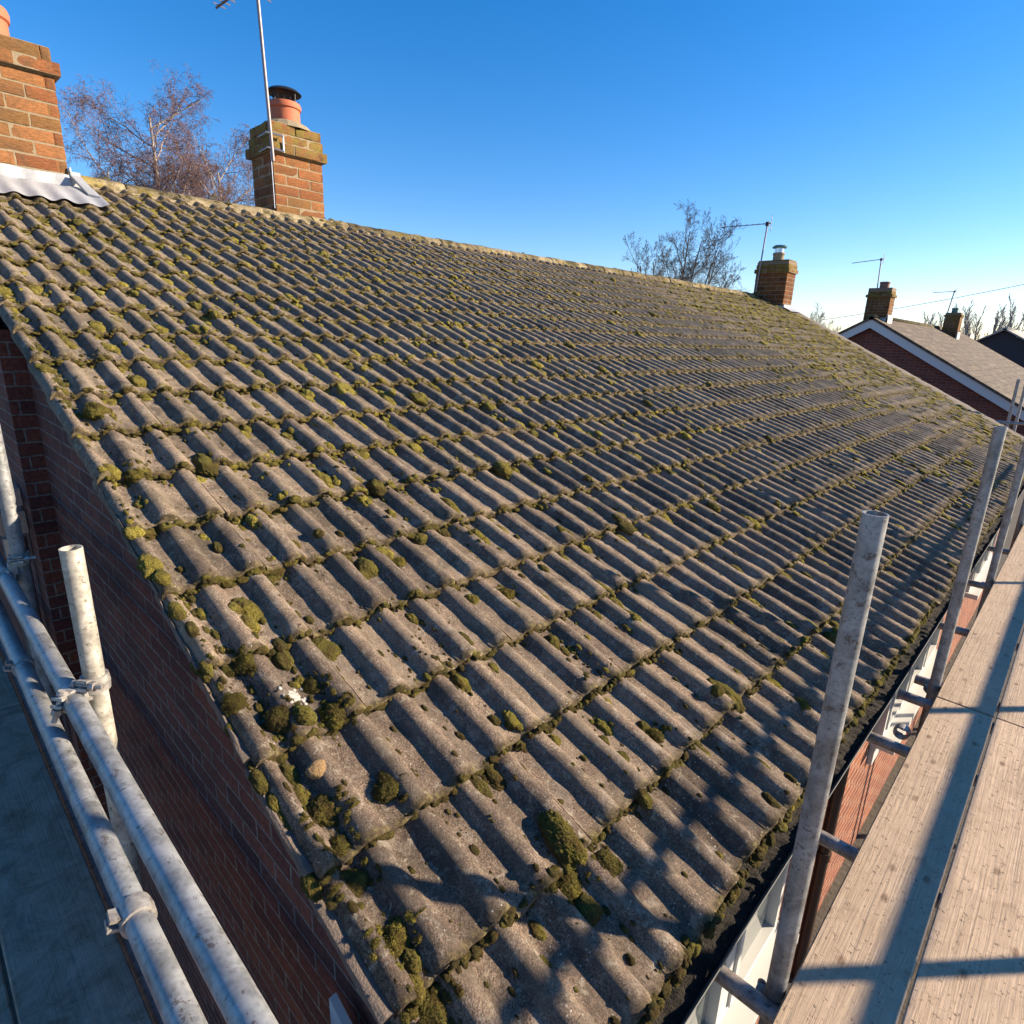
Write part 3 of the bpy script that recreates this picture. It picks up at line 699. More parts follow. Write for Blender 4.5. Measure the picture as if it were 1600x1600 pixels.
CL2 = [(-0.37,0.062,0.03,0.027),(-0.196,0.478,0.041,0.048),(-1.28,0.052,0.028,0.03),(-1.01,0.138,0.039,0.035),(-0.896,0.045,0.039,0.03),(-1.797,0.223,0.036,0.025),(-1.72,0.075,0.027,0.021),(-0.451,1.093,0.028,0.028),(-0.888,1.08,0.043,0.039),(-1.594,0.964,0.054,0.041),(-1.729,1.227,0.074,0.048),(-1.962,0.974,0.064,0.044),(-0.587,0.771,0.028,0.028),(-0.496,0.916,0.025,0.025),(-0.418,0.912,0.028,0.028),(-1.205,0.932,0.035,0.035),(-0.796,1.488,0.032,0.032),(-0.908,1.378,0.032,0.032),(-0.38,1.472,0.029,0.029),(-1.715,0.559,0.03,0.025),(-0.29,0.856,0.031,0.027),(-1.202,1.339,0.033,0.025),(-1.231,1.501,0.041,0.029)]
for (s_, y_, a_, b_) in CL2:
    ms.put(s_, y_, H(s_, y_)-.004, a_*.9, b_*.9, min(a_, b_)*.75, lvl(s_, y_, .06), RNG.uniform(.25, .6))
# cushions in the pans
cnt = 0
for i in range(ROWS-1):
    tail = S0-i*GA
    yl = yfar(tail-.2)-.15; y_ = .02
    while y_ < yl:
        d = dens(tail, y_); upv = min(1, (-tail)/W*.8+max(0, y_-2)/14*.8); near_fac = min(1, max(0, (y_-tail-.9)/3.0))
        tl_ = max(0, min(1, (-tail-2.2)/2)); lam = (2.0 + 7.0*max(0, d+.16) + 5.2*near_fac + 3.5*tl_)*(.9+.4*upv)
        for _ in range(RNG.poisson(lam*1.15)):
            pan = RNG.integers(2)
            yy = Y0 + TW*round((y_-Y0)/TW) + pan*.15 + .032 + RNG.normal(0, .024)
            ss = tail - RNG.uniform(.02, GA)**1.0 if RNG.random() < .55 else tail - GA + RNG.uniform(0.0, .07)
            if yy > yl or ss < -W+.2 or (ss < -5.75 and yy < 1.02): continue
            sz = min(.046, RNG.lognormal(-4.22, .58))
            mv = np.clip(.42 + .36*near_fac + .5*d + RNG.normal(0, .17), .08, .98)
            L0 = lvl(ss, yy, sz*2); ms.put(ss, yy, H(ss, yy)-.004, sz*RNG.uniform(1.0, 1.8), sz*.95, sz*RNG.uniform(.42, .72), L0, mv, RNG.normal(0, .3)); cnt += 1
            if sz > .014:
                for _q in range(RNG.integers(1, 4)):
                    a2 = RNG.uniform(0, 6.28); s3 = ss+math.cos(a2)*sz*1.3; y3 = yy+math.sin(a2)*sz*.8; z3 = sz*RNG.uniform(.3, .65)
                    ms.put(s3, y3, H(s3, y3)-.004, z3*1.4, z3, z3*.6, max(1, L0-1), np.clip(mv+RNG.normal(0, .13), 0, 1), None)
        # lumps along the tail edge (course line)
        x_ = y_
        while x_ < y_+TW:
            pr_ = .90
            if RNG.random() < pr_:
                sz = RNG.uniform(.004, .013)*(1+.7*max(0, d)) ; ss = tail + RNG.uniform(-.002, .012)
                hh = H(ss-.02 if ss > tail-1e-6 else ss, x_)
                hh = float(.034+prof(np.array(x_-Y0))) - RNG.uniform(.006, .028)
                ms.put(ss, x_, hh, sz*RNG.uniform(.8, 1.4), sz*RNG.uniform(1, 2.0), sz*RNG.uniform(.7, 1.1), lvl(ss, x_, sz*2), np.clip(.18+.4*near_fac+.4*d+RNG.normal(0, .12), 0, .9), 0)
            x_ += RNG.uniform(.010, .026) if y_ < 8 else .03
        if True:
            for _ in range(RNG.integers(14, 28) if y_ < 3 else 6):
                yy = y_ + RNG.uniform(0, TW); c_ = (yy-Y0) % .15
                if yy > yl: continue
                sz = RNG.uniform(.004, .0095); ss = tail + RNG.uniform(.0, .014); hh = float(.006+prof(np.array(yy-Y0)))+RNG.uniform(-.002, .016)
                ms.put(ss, yy, hh, sz*RNG.uniform(.8, 2.2), sz*RNG.uniform(.8, 2), sz*.9, lvl(ss, yy, sz*2), np.clip(.12+.25*near_fac+.3*d+RNG.normal(0, .16), 0, .9), None)
        # moss in the side joint
        for _ in range(RNG.poisson(5 if y_ < 5 else 2)):
            yy = Y0 + TW*round((y_-Y0)/TW); ss = tail - RNG.uniform(0.0, GA); sz = RNG.uniform(.003, .0075)
            if yy < yl and yy > 0: ms.put(ss, yy+RNG.normal(0, .003), H(ss, yy+.004)-.002, sz*RNG.uniform(1.5, 4), sz, sz*.8, lvl(ss, yy, sz*3), np.clip(.3+.3*near_fac+RNG.normal(0, .1), 0, .8), 0)
        y_ += TW
# dark crumbs, dead moss and grit scattered on the near tiles
for _ in range(22000):
    s_ = -RNG.uniform(0, 6.4); y_ = RNG.uniform(.0, 12)*RNG.random()**.7; c_ = float(vnoise(np.array([[s_, y_, 12]]), 4)[0])
    if c_ < RNG.uniform(-.25, .2): continue
    u_ = (y_-Y0) % .15
    if u_ > .075 and RNG.random() < .75: continue
    sz = min(.014, RNG.lognormal(-5.5, .5))*(1+.06*y_); ms.put(s_, y_, H(s_, y_)-.001, sz*RNG.uniform(1, 2), sz, sz*RNG.uniform(.5, 1), lvl(s_, y_, sz*2), RNG.uniform(0, .3), None)
# verge moss
for _ in range(620):
    ss = -RNG.uniform(0, 6)**1.0; yo_ = -.048 + .05*min(1, max(0, (-ss-.4)/2.4)); yy = RNG.uniform(yo_+.006, yo_+.028) if RNG.random() < .35 else RNG.uniform(.03, .075)
    if vnoise(np.array([[ss, 0, 8]]), 2.2)[0] < -.12: continue
    sz = min(.02, RNG.lognormal(-5.0, .5)); ms.put(ss, yy, (.022 if yy < -.01 else H(ss, yy))-.003, sz*2.0, sz, sz*.6, lvl(ss, yy, sz*2), RNG.uniform(.15, .6), 0)
for _ in range(700):
    y_ = RNG.uniform(.9, 15); c_ = float(vnoise(np.array([[0, y_, 21]]), 2.5)[0])
    if c_ < RNG.uniform(-.1, .25): continue
    s_ = -W+RNG.uniform(.01, .20); sz = RNG.uniform(.008, .022); ms.put(s_, y_, .105-.45*(s_+W) + RNG.uniform(-.01, .0), sz, sz*1.8, sz*.6, 2, np.clip(.35+RNG.normal(0, .2), 0, .9), 0)
# eave trash hanging over the last course
for _ in range(900):
    yy = RNG.uniform(0, 11.5)*RNG.random()**.3; sz = RNG.uniform(.005, .014)
    ms.put(S0+RNG.uniform(-.02, .02), yy, RNG.uniform(-.008, .03), sz, sz*1.5, sz*1.2, lvl(0, yy, sz*2), RNG.uniform(.1, .6), 0)
# far carpets of moss (yellow)
for _ in range(15000):
    s_ = -RNG.uniform(.1, 6.6); y_ = RNG.uniform(4, yfar(s_)-.25)
    d = dens(s_*1.3+5, y_*.8)
    if d + (y_-8.5)/7 < RNG.uniform(-.05, .55): continue
    sz = RNG.uniform(.012, .03)*(1+.05*max(0, y_-8)); ms.put(s_, y_, H(s_, y_)-.004, sz*RNG.uniform(1.4, 3), sz, sz*RNG.uniform(.4, .9), 2 if y_ < 8 else 1, np.clip(.62+.4*d+RNG.normal(0, .12), .2, 1), RNG.normal(0, .3))
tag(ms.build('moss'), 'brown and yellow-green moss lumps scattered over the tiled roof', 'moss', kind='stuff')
LAB = ['round dark green moss cushion in the first pan beside the verge, below the yellow stone', 'tall oval moss cushion with brown top in the second pan from the verge', 'small round brown-green moss cushion below the largest verge cushion',
 'ragged olive moss cushion overhanging a course edge near the bottom of the verge', 'bright green-topped long moss cushion in the first pan near the bottom edge of the photo', 'moss cushion at the very bottom edge of the photo beside the verge',
 'big two-lobed golden moss cushion in the pan near the gutter corner', 'dark shaded moss cushion with a lime patch, right of the two-lobed golden cushion',
 'pale green moss cushion in the verge pan above the white dropping', 'grey-green moss cushion clinging to the outer side of the verge', 'brown patchy moss cushion just below the white dropping',
 'spiky green moss cushion right of the white dropping, on a roll end', 'small grey-green dome of moss up and right of the white dropping', 'vivid green little moss cushion in mid roof at a course line',
 'orange-brown moss cushion in mid roof below the yellow moss carpet', 'isolated round green moss dome in the verge pan half way up', 'wide flat green moss cushion in the verge pan, highest of the big ones',
 'round olive moss cushion left of the nearest scaffold pole, among small ones', 'half-dome moss cushion on the roll just left of the nearest scaffold pole', 'long golden moss cushion, largest of the yellow carpet in mid roof']
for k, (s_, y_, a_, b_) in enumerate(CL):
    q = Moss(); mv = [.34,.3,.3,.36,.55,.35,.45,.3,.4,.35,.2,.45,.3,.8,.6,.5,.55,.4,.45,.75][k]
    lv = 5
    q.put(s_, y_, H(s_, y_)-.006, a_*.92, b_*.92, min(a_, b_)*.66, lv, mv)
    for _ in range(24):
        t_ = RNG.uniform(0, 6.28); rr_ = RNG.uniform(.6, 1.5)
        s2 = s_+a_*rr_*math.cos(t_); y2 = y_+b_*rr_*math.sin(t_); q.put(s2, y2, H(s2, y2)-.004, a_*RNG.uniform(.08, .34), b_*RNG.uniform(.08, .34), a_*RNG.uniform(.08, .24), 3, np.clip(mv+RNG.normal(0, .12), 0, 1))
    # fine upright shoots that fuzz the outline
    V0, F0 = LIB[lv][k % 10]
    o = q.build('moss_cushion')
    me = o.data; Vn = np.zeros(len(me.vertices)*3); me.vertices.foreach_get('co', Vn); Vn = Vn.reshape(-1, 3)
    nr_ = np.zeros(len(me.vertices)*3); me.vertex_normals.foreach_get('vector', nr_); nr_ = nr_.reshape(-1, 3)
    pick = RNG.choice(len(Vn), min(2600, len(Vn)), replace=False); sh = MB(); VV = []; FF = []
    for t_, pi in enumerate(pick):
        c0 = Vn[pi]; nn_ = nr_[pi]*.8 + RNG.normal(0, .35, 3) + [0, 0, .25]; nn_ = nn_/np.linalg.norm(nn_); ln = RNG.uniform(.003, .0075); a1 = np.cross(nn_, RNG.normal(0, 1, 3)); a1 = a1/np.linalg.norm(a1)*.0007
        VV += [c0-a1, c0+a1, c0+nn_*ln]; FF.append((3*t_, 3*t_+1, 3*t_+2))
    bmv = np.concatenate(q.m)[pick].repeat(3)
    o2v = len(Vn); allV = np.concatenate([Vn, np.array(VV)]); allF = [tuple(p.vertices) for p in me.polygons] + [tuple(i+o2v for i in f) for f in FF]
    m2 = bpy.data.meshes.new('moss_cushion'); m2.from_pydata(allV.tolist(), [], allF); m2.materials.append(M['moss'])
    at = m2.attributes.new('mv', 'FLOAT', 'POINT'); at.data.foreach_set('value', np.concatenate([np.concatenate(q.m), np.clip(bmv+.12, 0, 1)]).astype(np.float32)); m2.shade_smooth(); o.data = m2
    tag(o, LAB[k], 'moss cushion', 'large moss cushions on the near tiles')
# small stone and a bird dropping
V, Fc = cushion(4, 77, .05)
b = MB(); b.add(RP(-.86+V[:, 0]*.022, .10+V[:, 1]*.030, H(-.86, .10)+V[:, 2]*.018), Fc); tag(b.build('stone', 'stone', smooth=True), 'orange-yellow crumb of mortar lying on the first roll by the verge', 'stone')
b = MB()
for q_ in range(46):
    V, Fc = cushion(3, q_, .12); a_, c_ = RNG.normal(0, .016), RNG.normal(0, .014); z_ = .0022
    b.add(RP(-1.09+a_+V[:, 0]*.006, .158+c_+V[:, 1]*.005, surf_h(np.array(-1.09+a_), np.array(.158+c_))+V[:, 2]*z_), Fc)
tag(b.build('bird_dropping', 'dropping', smooth=True), 'white bird dropping splashed on a roll near the verge', 'bird dropping')

# ---------------------------------------------------------------- scaffold
def board(name_lab, x0, x1, y0, y1, zt, axis='y', grp=None):
    """timber board with bevelled edges and hoop-iron bands"""
    o = empty('scaffold_board', ((x0+x1)/2, (y0+y1)/2, zt)); L_ = (y1-y0) if axis == 'y' else (x1-x0); Wd = (x1-x0) if axis == 'y' else (y1-y0)
    if axis == 'x': o.rotation_euler = (0, 0, math.pi/2)
    b = MB(); t = .038; n_ = 40; V = []; bow = RNG.uniform(-.002, .002); tvv = RNG.random()
    pr_ = [(-Wd/2, -t), (-Wd/2, -.004), (-Wd/2+.004, 0), (-Wd/4, 0), (0, -.0008), (Wd/4, 0), (Wd/2-.004, 0), (Wd/2, -.004), (Wd/2, -t)]
    K = len(pr_)
    for a_ in range(n_+1):
        yy = -L_/2 + L_*a_/n_
        for (px_, pz_) in pr_:
            V.append((px_ + .0015*float(vnoise(np.array([[yy, px_, tvv*9]]), 3)[0]), yy, pz_ + bow*math.cos(3*yy/L_) + (.0015*float(vnoise(np.array([[px_*3, yy, tvv*7]]), 5)[0]) if pz_ > -.01 else 0)))
    Fc = [(a_*K+k_, a_*K+(k_+1) % K, (a_+1)*K+(k_+1) % K, (a_+1)*K+k_) for a_ in range(n_) for k_ in range(K)] + [tuple(range(K)), tuple(range(n_*K, (n_+1)*K))[::-1]]
    b.add(V, [f[::-1] for f in Fc], tv=tvv); p_ = b.build('plank', 'wood' if axis == 'y' else 'wood_shade_tint', o, ang=30)
    off = RNG.uniform(0, 50, 3); at = p_.data.attributes.new('bc', 'FLOAT_VECTOR', 'POINT'); at.data.foreach_set('vector', (np.array(V)+off).astype(np.float32).ravel())
    tag(o, name_lab, 'scaffold board', grp); return o
ZB = -.15
ordn = ['innermost', 'second', 'third', 'fourth', 'outermost']
xb = .214
rowsY = [(-1.13, 2.772, 'near'), (2.782, 6.68, 'middle'), (6.69, 10.6, 'far')]
for c in range(5):
    for (ya, yb_, nm_) in rowsY:
        dy = 0.0
        board(f'{ordn[c]} scaffold board from the house, {nm_} length of the sunlit eave platform', xb+.231*c, xb+.231*c+.224, ya+dy, yb_+dy, ZB+RNG.uniform(-.001, .002), 'y', 'boards of the eave platform')
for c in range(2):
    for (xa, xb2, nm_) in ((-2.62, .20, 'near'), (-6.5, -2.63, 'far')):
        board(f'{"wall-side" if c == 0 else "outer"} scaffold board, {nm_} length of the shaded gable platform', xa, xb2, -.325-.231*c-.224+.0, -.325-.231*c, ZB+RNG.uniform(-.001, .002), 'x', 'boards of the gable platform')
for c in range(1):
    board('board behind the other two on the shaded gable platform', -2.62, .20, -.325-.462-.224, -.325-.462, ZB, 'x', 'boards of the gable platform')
TR = .02415
def tube(name, a, b, label, cat, mat='steel', grp=None, open_=True, seg=32, dent=True):
    o = MB(); A, B = Vector(a), Vector(b); n_ = 10
    o.tube([A.lerp(B, k_/n_) for k_ in range(n_+1)], TR, seg, inner=.86)
    t = o.build(name, mat, ang=40); 
    t.data.transform(Matrix.Translation(-A)); t.location = A
    return tag(t, label, cat, grp)
G1 = 'scaffold standards along the eave'
tube('scaffold_pole', (.186, .865, -2.5), (.186, .848, 1.135), 'nearest galvanised scaffold standard on the house side, open-topped in front of the roof', 'scaffold pole', grp=G1)
tube('scaffold_pole', (.186, 3.02, -2.5), (.186, 2.86, 1.147), 'second galvanised scaffold standard from the camera, cut off square below the white bargeboard', 'scaffold pole', grp=G1)
tube('scaffold_pole', (.186, 5.04, -2.5), (.186, 4.90, 1.3), 'third scaffold standard along the eave, half hidden at the right edge of the photo', 'scaffold pole', grp=G1)
tube('scaffold_pole', (.186, 7.15, -2.5), (.186, 7.05, 1.3), 'fourth scaffold standard along the eave, behind the third one', 'scaffold pole', grp=G1)
# outer row (stands outside the picture, throws the shadows on boards and roof)
for yy, lb in ((2.24, 'first'), (3.95, 'second'), (6.2, 'third'), (8.4, 'fourth')):
    tube('scaffold_pole', (1.42, yy, -2.5), (1.42, yy, 1.25), f'{lb} scaffold standard in the outer row beyond the platform boards', 'scaffold pole', grp='outer scaffold standards')
tube('guard_rail', (1.365, -1.3, 1.0), (1.365, 11.0, 1.0), 'upper guard rail of the eave platform', 'guard rail')
tube('guard_rail', (1.365, -1.3, .43), (1.365, 11.0, .43), 'lower guard rail of the eave platform', 'guard rail')
# transoms under the boards, sticking out towards the wall
LT = ['short transom tube poking to the gutter at the foot of the nearest pole', 'second transom tube poking past the boards, over bare brickwork', 'third transom tube poking past the boards, above the brown downpipe',
      'transom tube just before the second pole', 'transom tube at the second pole, beside its twin', 'fourth-bay transom tube further along the eave', 'transom at the third pole', 'farthest visible transom along the eave']
for k, (yy, xe) in enumerate(((.815, .0), (1.53, .04), (2.30, .03), (2.80, .06), (3.03, .09), (3.9, .05), (4.95, .05), (6.1, .05))):
    tube('transom', (xe, yy, ZB-.066), (1.5, yy, ZB-.066), LT[k], 'scaffold tube', 'dulltube', 'transoms under the boards')
tube('ledger', (.232, -1.2, ZB-.118), (.232, 11, ZB-.118), 'long ledger tube below the inner edge of the boards', 'scaffold tube', 'dulltube')
# gable side
tube('scaffold_pole', (-1.235, -.2565, -2.5), (-1.235, -.2565, .935), 'pale sunlit scaffold stub beside the gable wall with open end', 'scaffold pole', 'steel_pale')
tube('scaffold_pole', (-2.31, -.2565, -2.5), (-2.31, -.2565, 1.3), 'shaded scaffold standard at the left edge of the photo by the brick pier', 'scaffold pole', 'steel')
tube('guard_rail', (-4.5, -.306, .535), (1.45, -.312, .555), 'upper of the two long galvanised rails along the gable, clamped to the pale stub', 'guard rail')
tube('guard_rail', (-4.5, -.343, .385), (1.45, -.356, .41), 'lower of the two long galvanised rails along the gable', 'guard rail')
tube('ledger', (-4.5, -.30, ZB-.07), (.1, -.30, ZB-.07), 'ledger under the inner edge of the gable platform', 'scaffold tube', 'dulltube')
# far guard rail and twin poles beyond the far end
tube('guard_rail', (-1.46, 12.5, .318), (1.6, 12.5, .40), 'dark horizontal rail crossing above the far end of the eave', 'guard rail')
tube('scaffold_pole', (-.52, 13.0, -2.5), (-.555, 13.0, 1.04), 'left of two thin scaffold poles in front of the white bargeboard', 'scaffold pole', grp='twin poles at the far end')
tube('scaffold_pole', (-.42, 13.05, -2.5), (-.45, 13.05, 1.20), 'right and taller of two thin scaffold poles in front of the white bargeboard', 'scaffold pole', grp='twin poles at the far end')

def band(b, c, axis, r_, wd, t=.006, seg=22, a0=0, a1=2*math.pi):
    """C-shaped strap round a tube"""
    ax = Vector(axis).normalized(); u = ax.orthogonal().normalized(); v = ax.cross(u); V = []
    for k_ in range(seg+1):
        th = a0+(a1-a0)*k_/seg; d = u*math.cos(th)+v*math.sin(th); fl_ = 1+.12*math.sin(th*2)
        for (rr_, e) in ((r_, -wd/2), (r_+t*fl_, -wd/2), (r_+t*1.3*fl_, 0), (r_+t*fl_, wd/2), (r_, wd/2)): V.append(tuple(Vector(c)+d*rr_+ax*e))
    b.add(V, [(k_*5+j, k_*5+(j+1) % 5, (k_+1)*5+(j+1) % 5, (k_+1)*5+j) for k_ in range(seg) for j in range(5)] + [(0, 1, 2, 3, 4)[::-1], tuple(seg*5+j for j in range(5))])
def hexrod(b, p, d, r_, L_, seg=6): p = Vector(p); d = Vector(d).normalized(); b.tube([p, p+d*L_], r_, seg)
def coupler(cA, axA, cB, axB, bolt_dir, label, mat='clamp', small=False):
    root = empty('coupler', tuple(cA)); cA, cB = Vector(cA), Vector(cB); z0 = Vector((0, 0, 0))
    b = MB(); band(b, z0, axA, TR+.0005, .042); o1 = b.build('band', mat, root, ang=40)
    if cB is not None and not small:
        b = MB(); band(b, cB-cA, axB, TR+.0005, .042); b.build('band', mat, root, ang=40)
        b = MB(); mid = (cB-cA)*.5; b.box((mid.x-.022, mid.y-.012, mid.z-.022), (mid.x+.022, mid.y+.012, mid.z+.022)); b.build('saddle', mat, root)
    bd_ = Vector(bolt_dir).normalized()
    for (cc, ax) in (((z0, axA), (cB-cA, axB)) if not small else ((z0, axA),)):
        sidev = Vector(ax).cross(bd_).normalized()
        p0 = cc + sidev*.0 + bd_*(TR+.002)
        b = MB(); # lugs
        q = Matrix.Translation(p0 + bd_*.010) @ bd_.to_track_quat('Z', 'Y').to_matrix().to_4x4()
        b.box((-.015, -.013, -.014), (.015, -.006, .010), q); b.box((-.015, .006, -.014), (.015, .013, .010), q)
        b.build('lug', mat, root)
        if small: continue
        b = MB(); sv = sidev; hexrod(b, p0-sv*.024+bd_*.009, sv, .0065, .075, 10); hexrod(b, p0+sv*.018+bd_*.009, sv, .0125, .013, 6); hexrod(b, p0-sv*.030+bd_*.009, sv, .011, .008, 12); b.build('bolt', mat, root, ang=30)
    tag(root, label, 'coupler', 'scaffold couplers'); return root
coupler((-1.235, -.2565, .570), (0, 0, 1), (-1.235, -.3105, .5450), (1, 0, 0), (.55, -.75, .3), 'bright forged coupler with long bolt joining the pale stub to the upper rail')
coupler((-.62, -.3515, .400), (1, 0, 0), (-.62, -.3515, .40), (1, 0, 0), (-.1, -1, .35), 'grey strap coupler round the lower gable rail near the camera', small=True)
coupler((-1.83, -.347, .392), (1, 0, 0), (-1.83, -.347, .39), (1, 0, 0), (-.1, -1, .4), 'strap coupler round the lower gable rail at the left edge', small=True)
coupler((-2.31, -.2565, .60), (0, 0, 1), (-2.31, -.309, .54), (1, 0, 0), (.9, -.2, .2), 'coupler on the shaded standard at the left edge')
for k, (yy, lb) in enumerate(((.855, 'rusty coupler at the foot of the nearest pole'), (2.98, 'rusty coupler at the foot of the second pole'), (5.0, 'coupler at the foot of the third pole'))):
    coupler((.186, yy, ZB-.07), (0, 0, 1), (.232, yy, ZB-.118), (0, 1, 0), (-1, -.2, .1), lb, 'rusty')
coupler((.150, 2.45, ZB-.066), (0, 1, 0), (.150, 2.45, ZB-.066), (1, 0, 0), (-.2, -.8, .5), 'coupler with silver bolt end under the boards before the second pole', 'clamp', small=True)

# ---------------------------------------------------------------- aerials
def aerial(base, top, boom_end, label, ne=9, r_=.013, el=.14, bracket=True):
    root = empty('tv_aerial', base); B = Vector(base); T_ = Vector(top)-B; E = Vector(boom_end)-B
    b = MB(); b.tube([(0, 0, 0), tuple(T_*.5), tuple(T_)], r_, 8); b.build('mast', 'mast', root, ang=60)
    d = (E-T_); st_ = T_*.985 - d*.08; b = MB(); b.tube([tuple(st_), tuple(E)], r_*.6, 6); b.build('boom', 'mast', root)
    for k_ in range(ne):
        c_ = st_.lerp(E, (k_+.3)/ne); w_ = d.cross(Vector((0, 0, 1))).normalized()*el*(1-.04*k_)
        b = MB(); b.tube([tuple(c_-w_), tuple(c_+w_)], r_*.35, 5); b.build('element', 'mast', root)
    b = MB(); w_ = Vector((0, 0, 1))*.16; c_ = st_; side = d.cross(Vector((0, 0, 1))).normalized()*.12
    for e in (-1, -.33, .33, 1): b.tube([tuple(c_+w_*e-side), tuple(c_+w_*e+side)], r_*.3, 5)
    b.tube([tuple(c_-w_), tuple(c_+w_)], r_*.4, 5); b.build('reflector', 'mast', root)
    b = MB(); b.box((-.035, -.035, -.05), (.035, .035, .04), Matrix.Translation(T_*.985)); b.build('clamp', 'black', root)
    return tag(root, label, 'tv aerial')
aerial((-6.30, 2.80, 3.15), (-6.30, 2.755, 4.74), (-6.93, 2.61, 4.61), 'nearest tv aerial, tall leaning grey mast strapped to the chimney with the cowl', 9, .018, .10)
bk_ = MB()
for zz in (3.27, 3.41):
    bk_.tube([(-6.31, 2.745, zz), (-6.30, 2.76, zz), (-6.285, 2.92, zz-.01)], .010, 6); bk_.tube([(-6.33, 2.76, zz), (-6.55, 2.775, zz)], .008, 6)
bk_.tube([(-6.29, 2.92, 3.25), (-6.29, 2.92, 3.41)], .010, 6); bk_.tube([(-6.30, 2.78, 3.24), (-6.32, 2.79, 2.7)], .004, 5)
tag(bk_.build('aerial_bracket', 'silver'), 'small silver bracket and cable holding the aerial mast on the middle chimney', 'bracket')
aerial((-6.16, 14.98, 2.72), (-6.10, 14.98, 4.28), (-7.05, 14.55, 4.20), 'dark tv aerial on the chimney at the far end of the mossy roof', 9, .018, .12)
aerial((-6.53, 27.0, 3.5), (-6.59, 27.0, 4.78), (-7.60, 27.0, 4.68), 'thin tv aerial on the chimney above the white bargeboard', 7, .022, .12)
aerial((-5.95, 38.0, 3.0), (-5.82, 38.0, 4.40), (-6.72, 38.0, 4.34), 'farthest tv aerial, on the small chimney at the right', 5, .026, .12)

# ---------------------------------------------------------------- neighbouring houses
def gable_house(label, y0, y1, xr, zr, pitch, half, mwall, mroof, barge=True, name='neighbouring_house'):
    root = empty(name, (xr, (y0+y1)/2, GZ)); t = math.tan(pitch); xe0, xe1 = xr-half, xr+half; ze = zr - half*t
    b = MB(); wz = zr-.16; iw = half-.35
    V = [(xr-iw, y0+.25, GZ), (xr+iw, y0+.25, GZ), (xr+iw, y0+.25, wz-iw*t), (xr, y0+.25, wz), (xr-iw, y0+.25, wz-iw*t)]
    V += [(x, y1-.25, z) for x, _, z in V]
    b.add(V, [(0, 1, 2, 3, 4), (9, 8, 7, 6, 5), (1, 6, 7, 2), (5, 0, 4, 9)]); uvbox(b.build('wall', mwall, root))
    b = MB(); th = .10
    for sg in (1, -1):
        V = [(xr, y0-.05, zr), (xr, y1, zr), (xr+sg*half, y1, ze), (xr+sg*half, y0-.05, ze)]; V += [(x, y, z-th) for x, y, z in V]
        Fc = [(0, 3, 2, 1), (4, 5, 6, 7), (0, 4, 7, 3), (3, 7, 6, 2), (1, 2, 6, 5)]
        b.add(V, Fc if sg > 0 else [f[::-1] for f in Fc])
    o = b.build('roof', mroof, root); uv = o.data.uv_layers.new(name='UVMap')
    for pl in o.data.polygons:
        for li in pl.loop_indices:
            c = o.data.vertices[o.data.loops[li].vertex_index].co; uv.data[li].uv = (c.y, abs(c.x-xr)/math.cos(pitch))
    rg_ = MB(); rg_.tube([(xr, y0-.05, zr-.02), (xr, y1, zr-.02)], .11, 10); rg_.build('ridge', 'ridge' if mroof == 'farroof' else mroof, root, smooth=True)
    if barge:
        b = MB(); bw = .27
        for sg in (1, -1):
            V = [(xr, y0, zr-th), (xr+sg*half, y0, ze-th), (xr+sg*half, y0, ze-th-bw/math.cos(pitch)), (xr, y0, zr-th-bw/math.cos(pitch))]; V += [(x, y+.03, z) for x, y, z in V]
            Fc = [(0, 3, 2, 1), (4, 5, 6, 7), (3, 7, 6, 2), (1, 2, 6, 5)]
            b.add(V, [f[::-1] for f in Fc] if sg > 0 else Fc)
        b.build('bargeboard', 'white', root)
    tag(root, label, 'house')
    return root
h2 = gable_house('brick house with white bargeboard and brown tiled roof beyond the mossy roof', 26.0, 45, -6.28, 2.64, R(29.6), 6.4, 'wall2', 'farroof')
c4 = brick_stack('chimney', -6.76, -5.94, 26.7, 27.35, 1.9, 3.72, .105, .30, h2, .5, {0: -.03, 1: -.0, 2: .05}, 'brick_shade_tint')
pot((-6.30, 27.0, 3.72), .165, .22, c4, 'potbrown')
f4 = MB(); f4.box((-5.95, 26.66, 2.3), (-5.90, 27.4, 2.72)); f4.box((-6.3, 26.66, 2.42), (-5.9, 26.69, 2.62)); f4.build('flashing', 'lead', c4)
c5 = brick_stack('chimney', -6.0, -5.32, 38.0, 38.7, 1.9, 3.35, .105, .30, h2, .7, {0: -.02, 1: .04}, 'brick_shade_tint')
pot((-5.66, 38.3, 3.35), .14, .25, c5, 'green')
f5 = MB(); f5.box((-5.33, 37.96, 2.0), (-5.28, 38.75, 2.42)); f5.build('flashing', 'lead', c5)
for o in list(h2.children): fixloc(o)
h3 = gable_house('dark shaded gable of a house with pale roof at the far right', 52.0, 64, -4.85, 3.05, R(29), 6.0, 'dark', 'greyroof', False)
for o in list(h3.children): fixloc(o)
# overhead cable
cb = MB(); A_, B_ = Vector((-12.6, 40, 3.05)), Vector((-2.0, 40, 5.10)); pts = []
for k in range(25):
    t_ = k/24; p_ = A_.lerp(B_, t_); pts.append((p_.x, p_.y, p_.z - .35*4*t_*(1-t_)*.35))
cb.tube(pts, .014, 6); tag(cb.build('overhead_cable', 'black'), 'thin overhead cable rising to the right across the sky', 'cable')

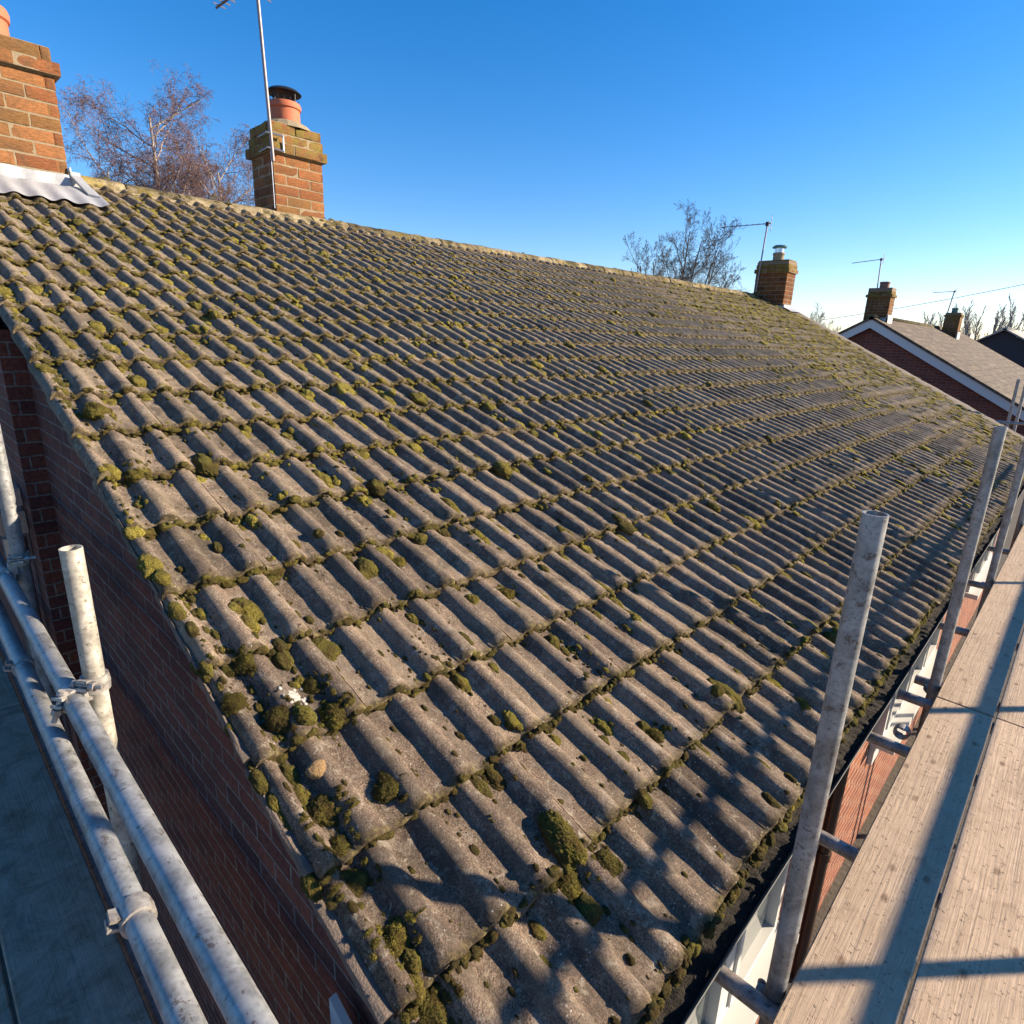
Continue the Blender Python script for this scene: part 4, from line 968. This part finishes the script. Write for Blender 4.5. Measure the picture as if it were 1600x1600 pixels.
# ---------------------------------------------------------------- bare trees
def tree(name, loc, height, label, mt='bark2', mc='bark2', seed=1, stems=1, spread=.5, droop=0.0, up=.5, levels=5, r0=.14, first=.3, kids=(5, 5, 5, 4), twig=.006, lean=(0, 0), lenf=(.4, .6), group=None, fan=(.42, .62, .85)):
    rn = random.Random(seed); trunkb, crownb = MB(), MB(); V3 = Vector
    def rnd(): return V3((rn.gauss(0, 1), rn.gauss(0, 1), rn.gauss(0, 1)))
    def limb(p, d, L_, r_, lv, maxlv):
        n_ = 7 if lv < 3 else 5; pts = [p]; rad = [r_]; dd_ = d.normalized(); q = p
        for k in range(n_):
            dd_ = (dd_ + rnd()*(.07+.035*lv) + V3((0, 0, 1))*(up*.10 if lv < maxlv-1 else -droop)).normalized()
            q = q + dd_*L_/n_; pts.append(q); rad.append(max(twig*.6, r_*(1-.72*(k+1)/n_)))
        tgt = trunkb if lv <= 1 else crownb
        tgt.tube(pts, rad, 8 if lv < 2 else (5 if lv < 3 else 3), caps=False)
        if lv >= maxlv: return
        nk = kids[min(lv, len(kids)-1)]; 
        for j in range(nk):
            t_ = first if lv == 0 else .15; f_ = t_ + (1-t_)*(j+rn.random()*.8)/nk; f_ = min(.98, f_); i_ = int(f_*n_); fr = f_*n_-i_
            i2 = min(i_+1, n_); pp = pts[i_].lerp(pts[i2], fr); ax = (pts[i2]-pts[max(0, i2-1)]).normalized()
            out = rnd(); out = (out - ax*out.dot(ax)).normalized(); nd = (ax*(1-spread*.55) + out*spread*rn.uniform(.8, 1.3)).normalized()
            limb(pp, nd, L_*lenf[0 if lv == 0 else 1]*rn.uniform(.7, 1.15)*(1.05-.45*f_), max(twig, rad[i_]*.58), lv+1, maxlv)
    for s_ in range(stems):
        a_ = 6.28*s_/max(1, stems)+rn.random(); d = V3((lean[0], lean[1], 1)) + (V3((math.cos(a_), math.sin(a_), 0))*(fan[0]*(0.25+.75*((s_*.618) % 1)) if stems > 1 else .0))
        limb(V3((.1*math.cos(a_), .1*math.sin(a_), 0)), d, height*(1 if stems == 1 else rn.uniform(fan[1], fan[2])), r0*(1 if stems == 1 else .7), 0, levels-1)
    root = empty(name, loc); trunkb.build('trunk', mt, root, smooth=True)
    if crownb.n: crownb.build('crown', mc, root)
    tag(root, label, 'tree', group); return root
tree('birch_tree', (-18.5, 6.05, GZ), 9.8, 'bare silver birch with fine weeping twigs, the taller one between the two near chimneys', 'birch', 'bark', 5, 1, .70, .16, .62, 6, .11, .40, (19, 9, 6, 5, 3), .0040, (-.01, 0), (.36, .62))
tree('birch_tree', (-17.35, 7.1, GZ), 7.9, 'smaller bare birch just left of the chimney with the cowl', 'birch', 'bark', 9, 1, .70, .16, .6, 6, .09, .40, (17, 8, 6, 5, 3), .0040, (.01, 0), (.38, .62))
tree('birch_tree', (-19.6, 5.0, GZ), 8.0, 'bare birch half hidden behind the nearest big chimney', 'birch', 'bark', 14, 1, .70, .16, .6, 6, .09, .40, (15, 8, 6, 5, 3), .0040, (0, 0), (.36, .62))
tree('bare_tree', (-19.4, 33.6, GZ), 12.4, 'large bare many-stemmed tree rising behind the far ridge', 'bark2', 'bark2', 21, 11, .58, -.05, .80, 6, .14, .35, (8, 6, 5, 4, 4), .0062, (0, 0), (.36, .60), fan=(.78, .66, .84))
tree('bare_tree', (-14.3, 45.0, GZ), 7.0, 'small pale bare tree left of the white bargeboard house', 'hazebark', 'hazebark', 31, 6, .55, -.04, .9, 5, .10, .3, (9, 7, 5, 4), .008, (0, 0), (.36, .55), fan=(.5, .7, .9))
TL = ['leftmost, by the farthest small chimney', 'second from the left', 'third from the left', 'fourth from the left', 'fifth from the left', 'sixth from the left', 'just left above the dark gable', 'above the left slope of the dark gable', 'above the apex of the dark gable', 'just right of the dark gable apex', 'second from the right, over the pale roof', 'rightmost, at the edge of the photo']
for k in range(12):
    x_ = -14.0 + k*.80; tree('bare_tree', (x_, 73+.45*k, GZ), 6.9+.13*k+.5*math.sin(k*2.3), f'hazy bare poplar in the distant row, {TL[k]}', 'hazebark', 'hazebark', 50+k, 3, .30, -.10, 1.8, 4, .12, .25, (13, 7, 5), .017, (0, 0), (.26, .5), 'distant row of bare trees', fan=(.10, .85, 1.0))
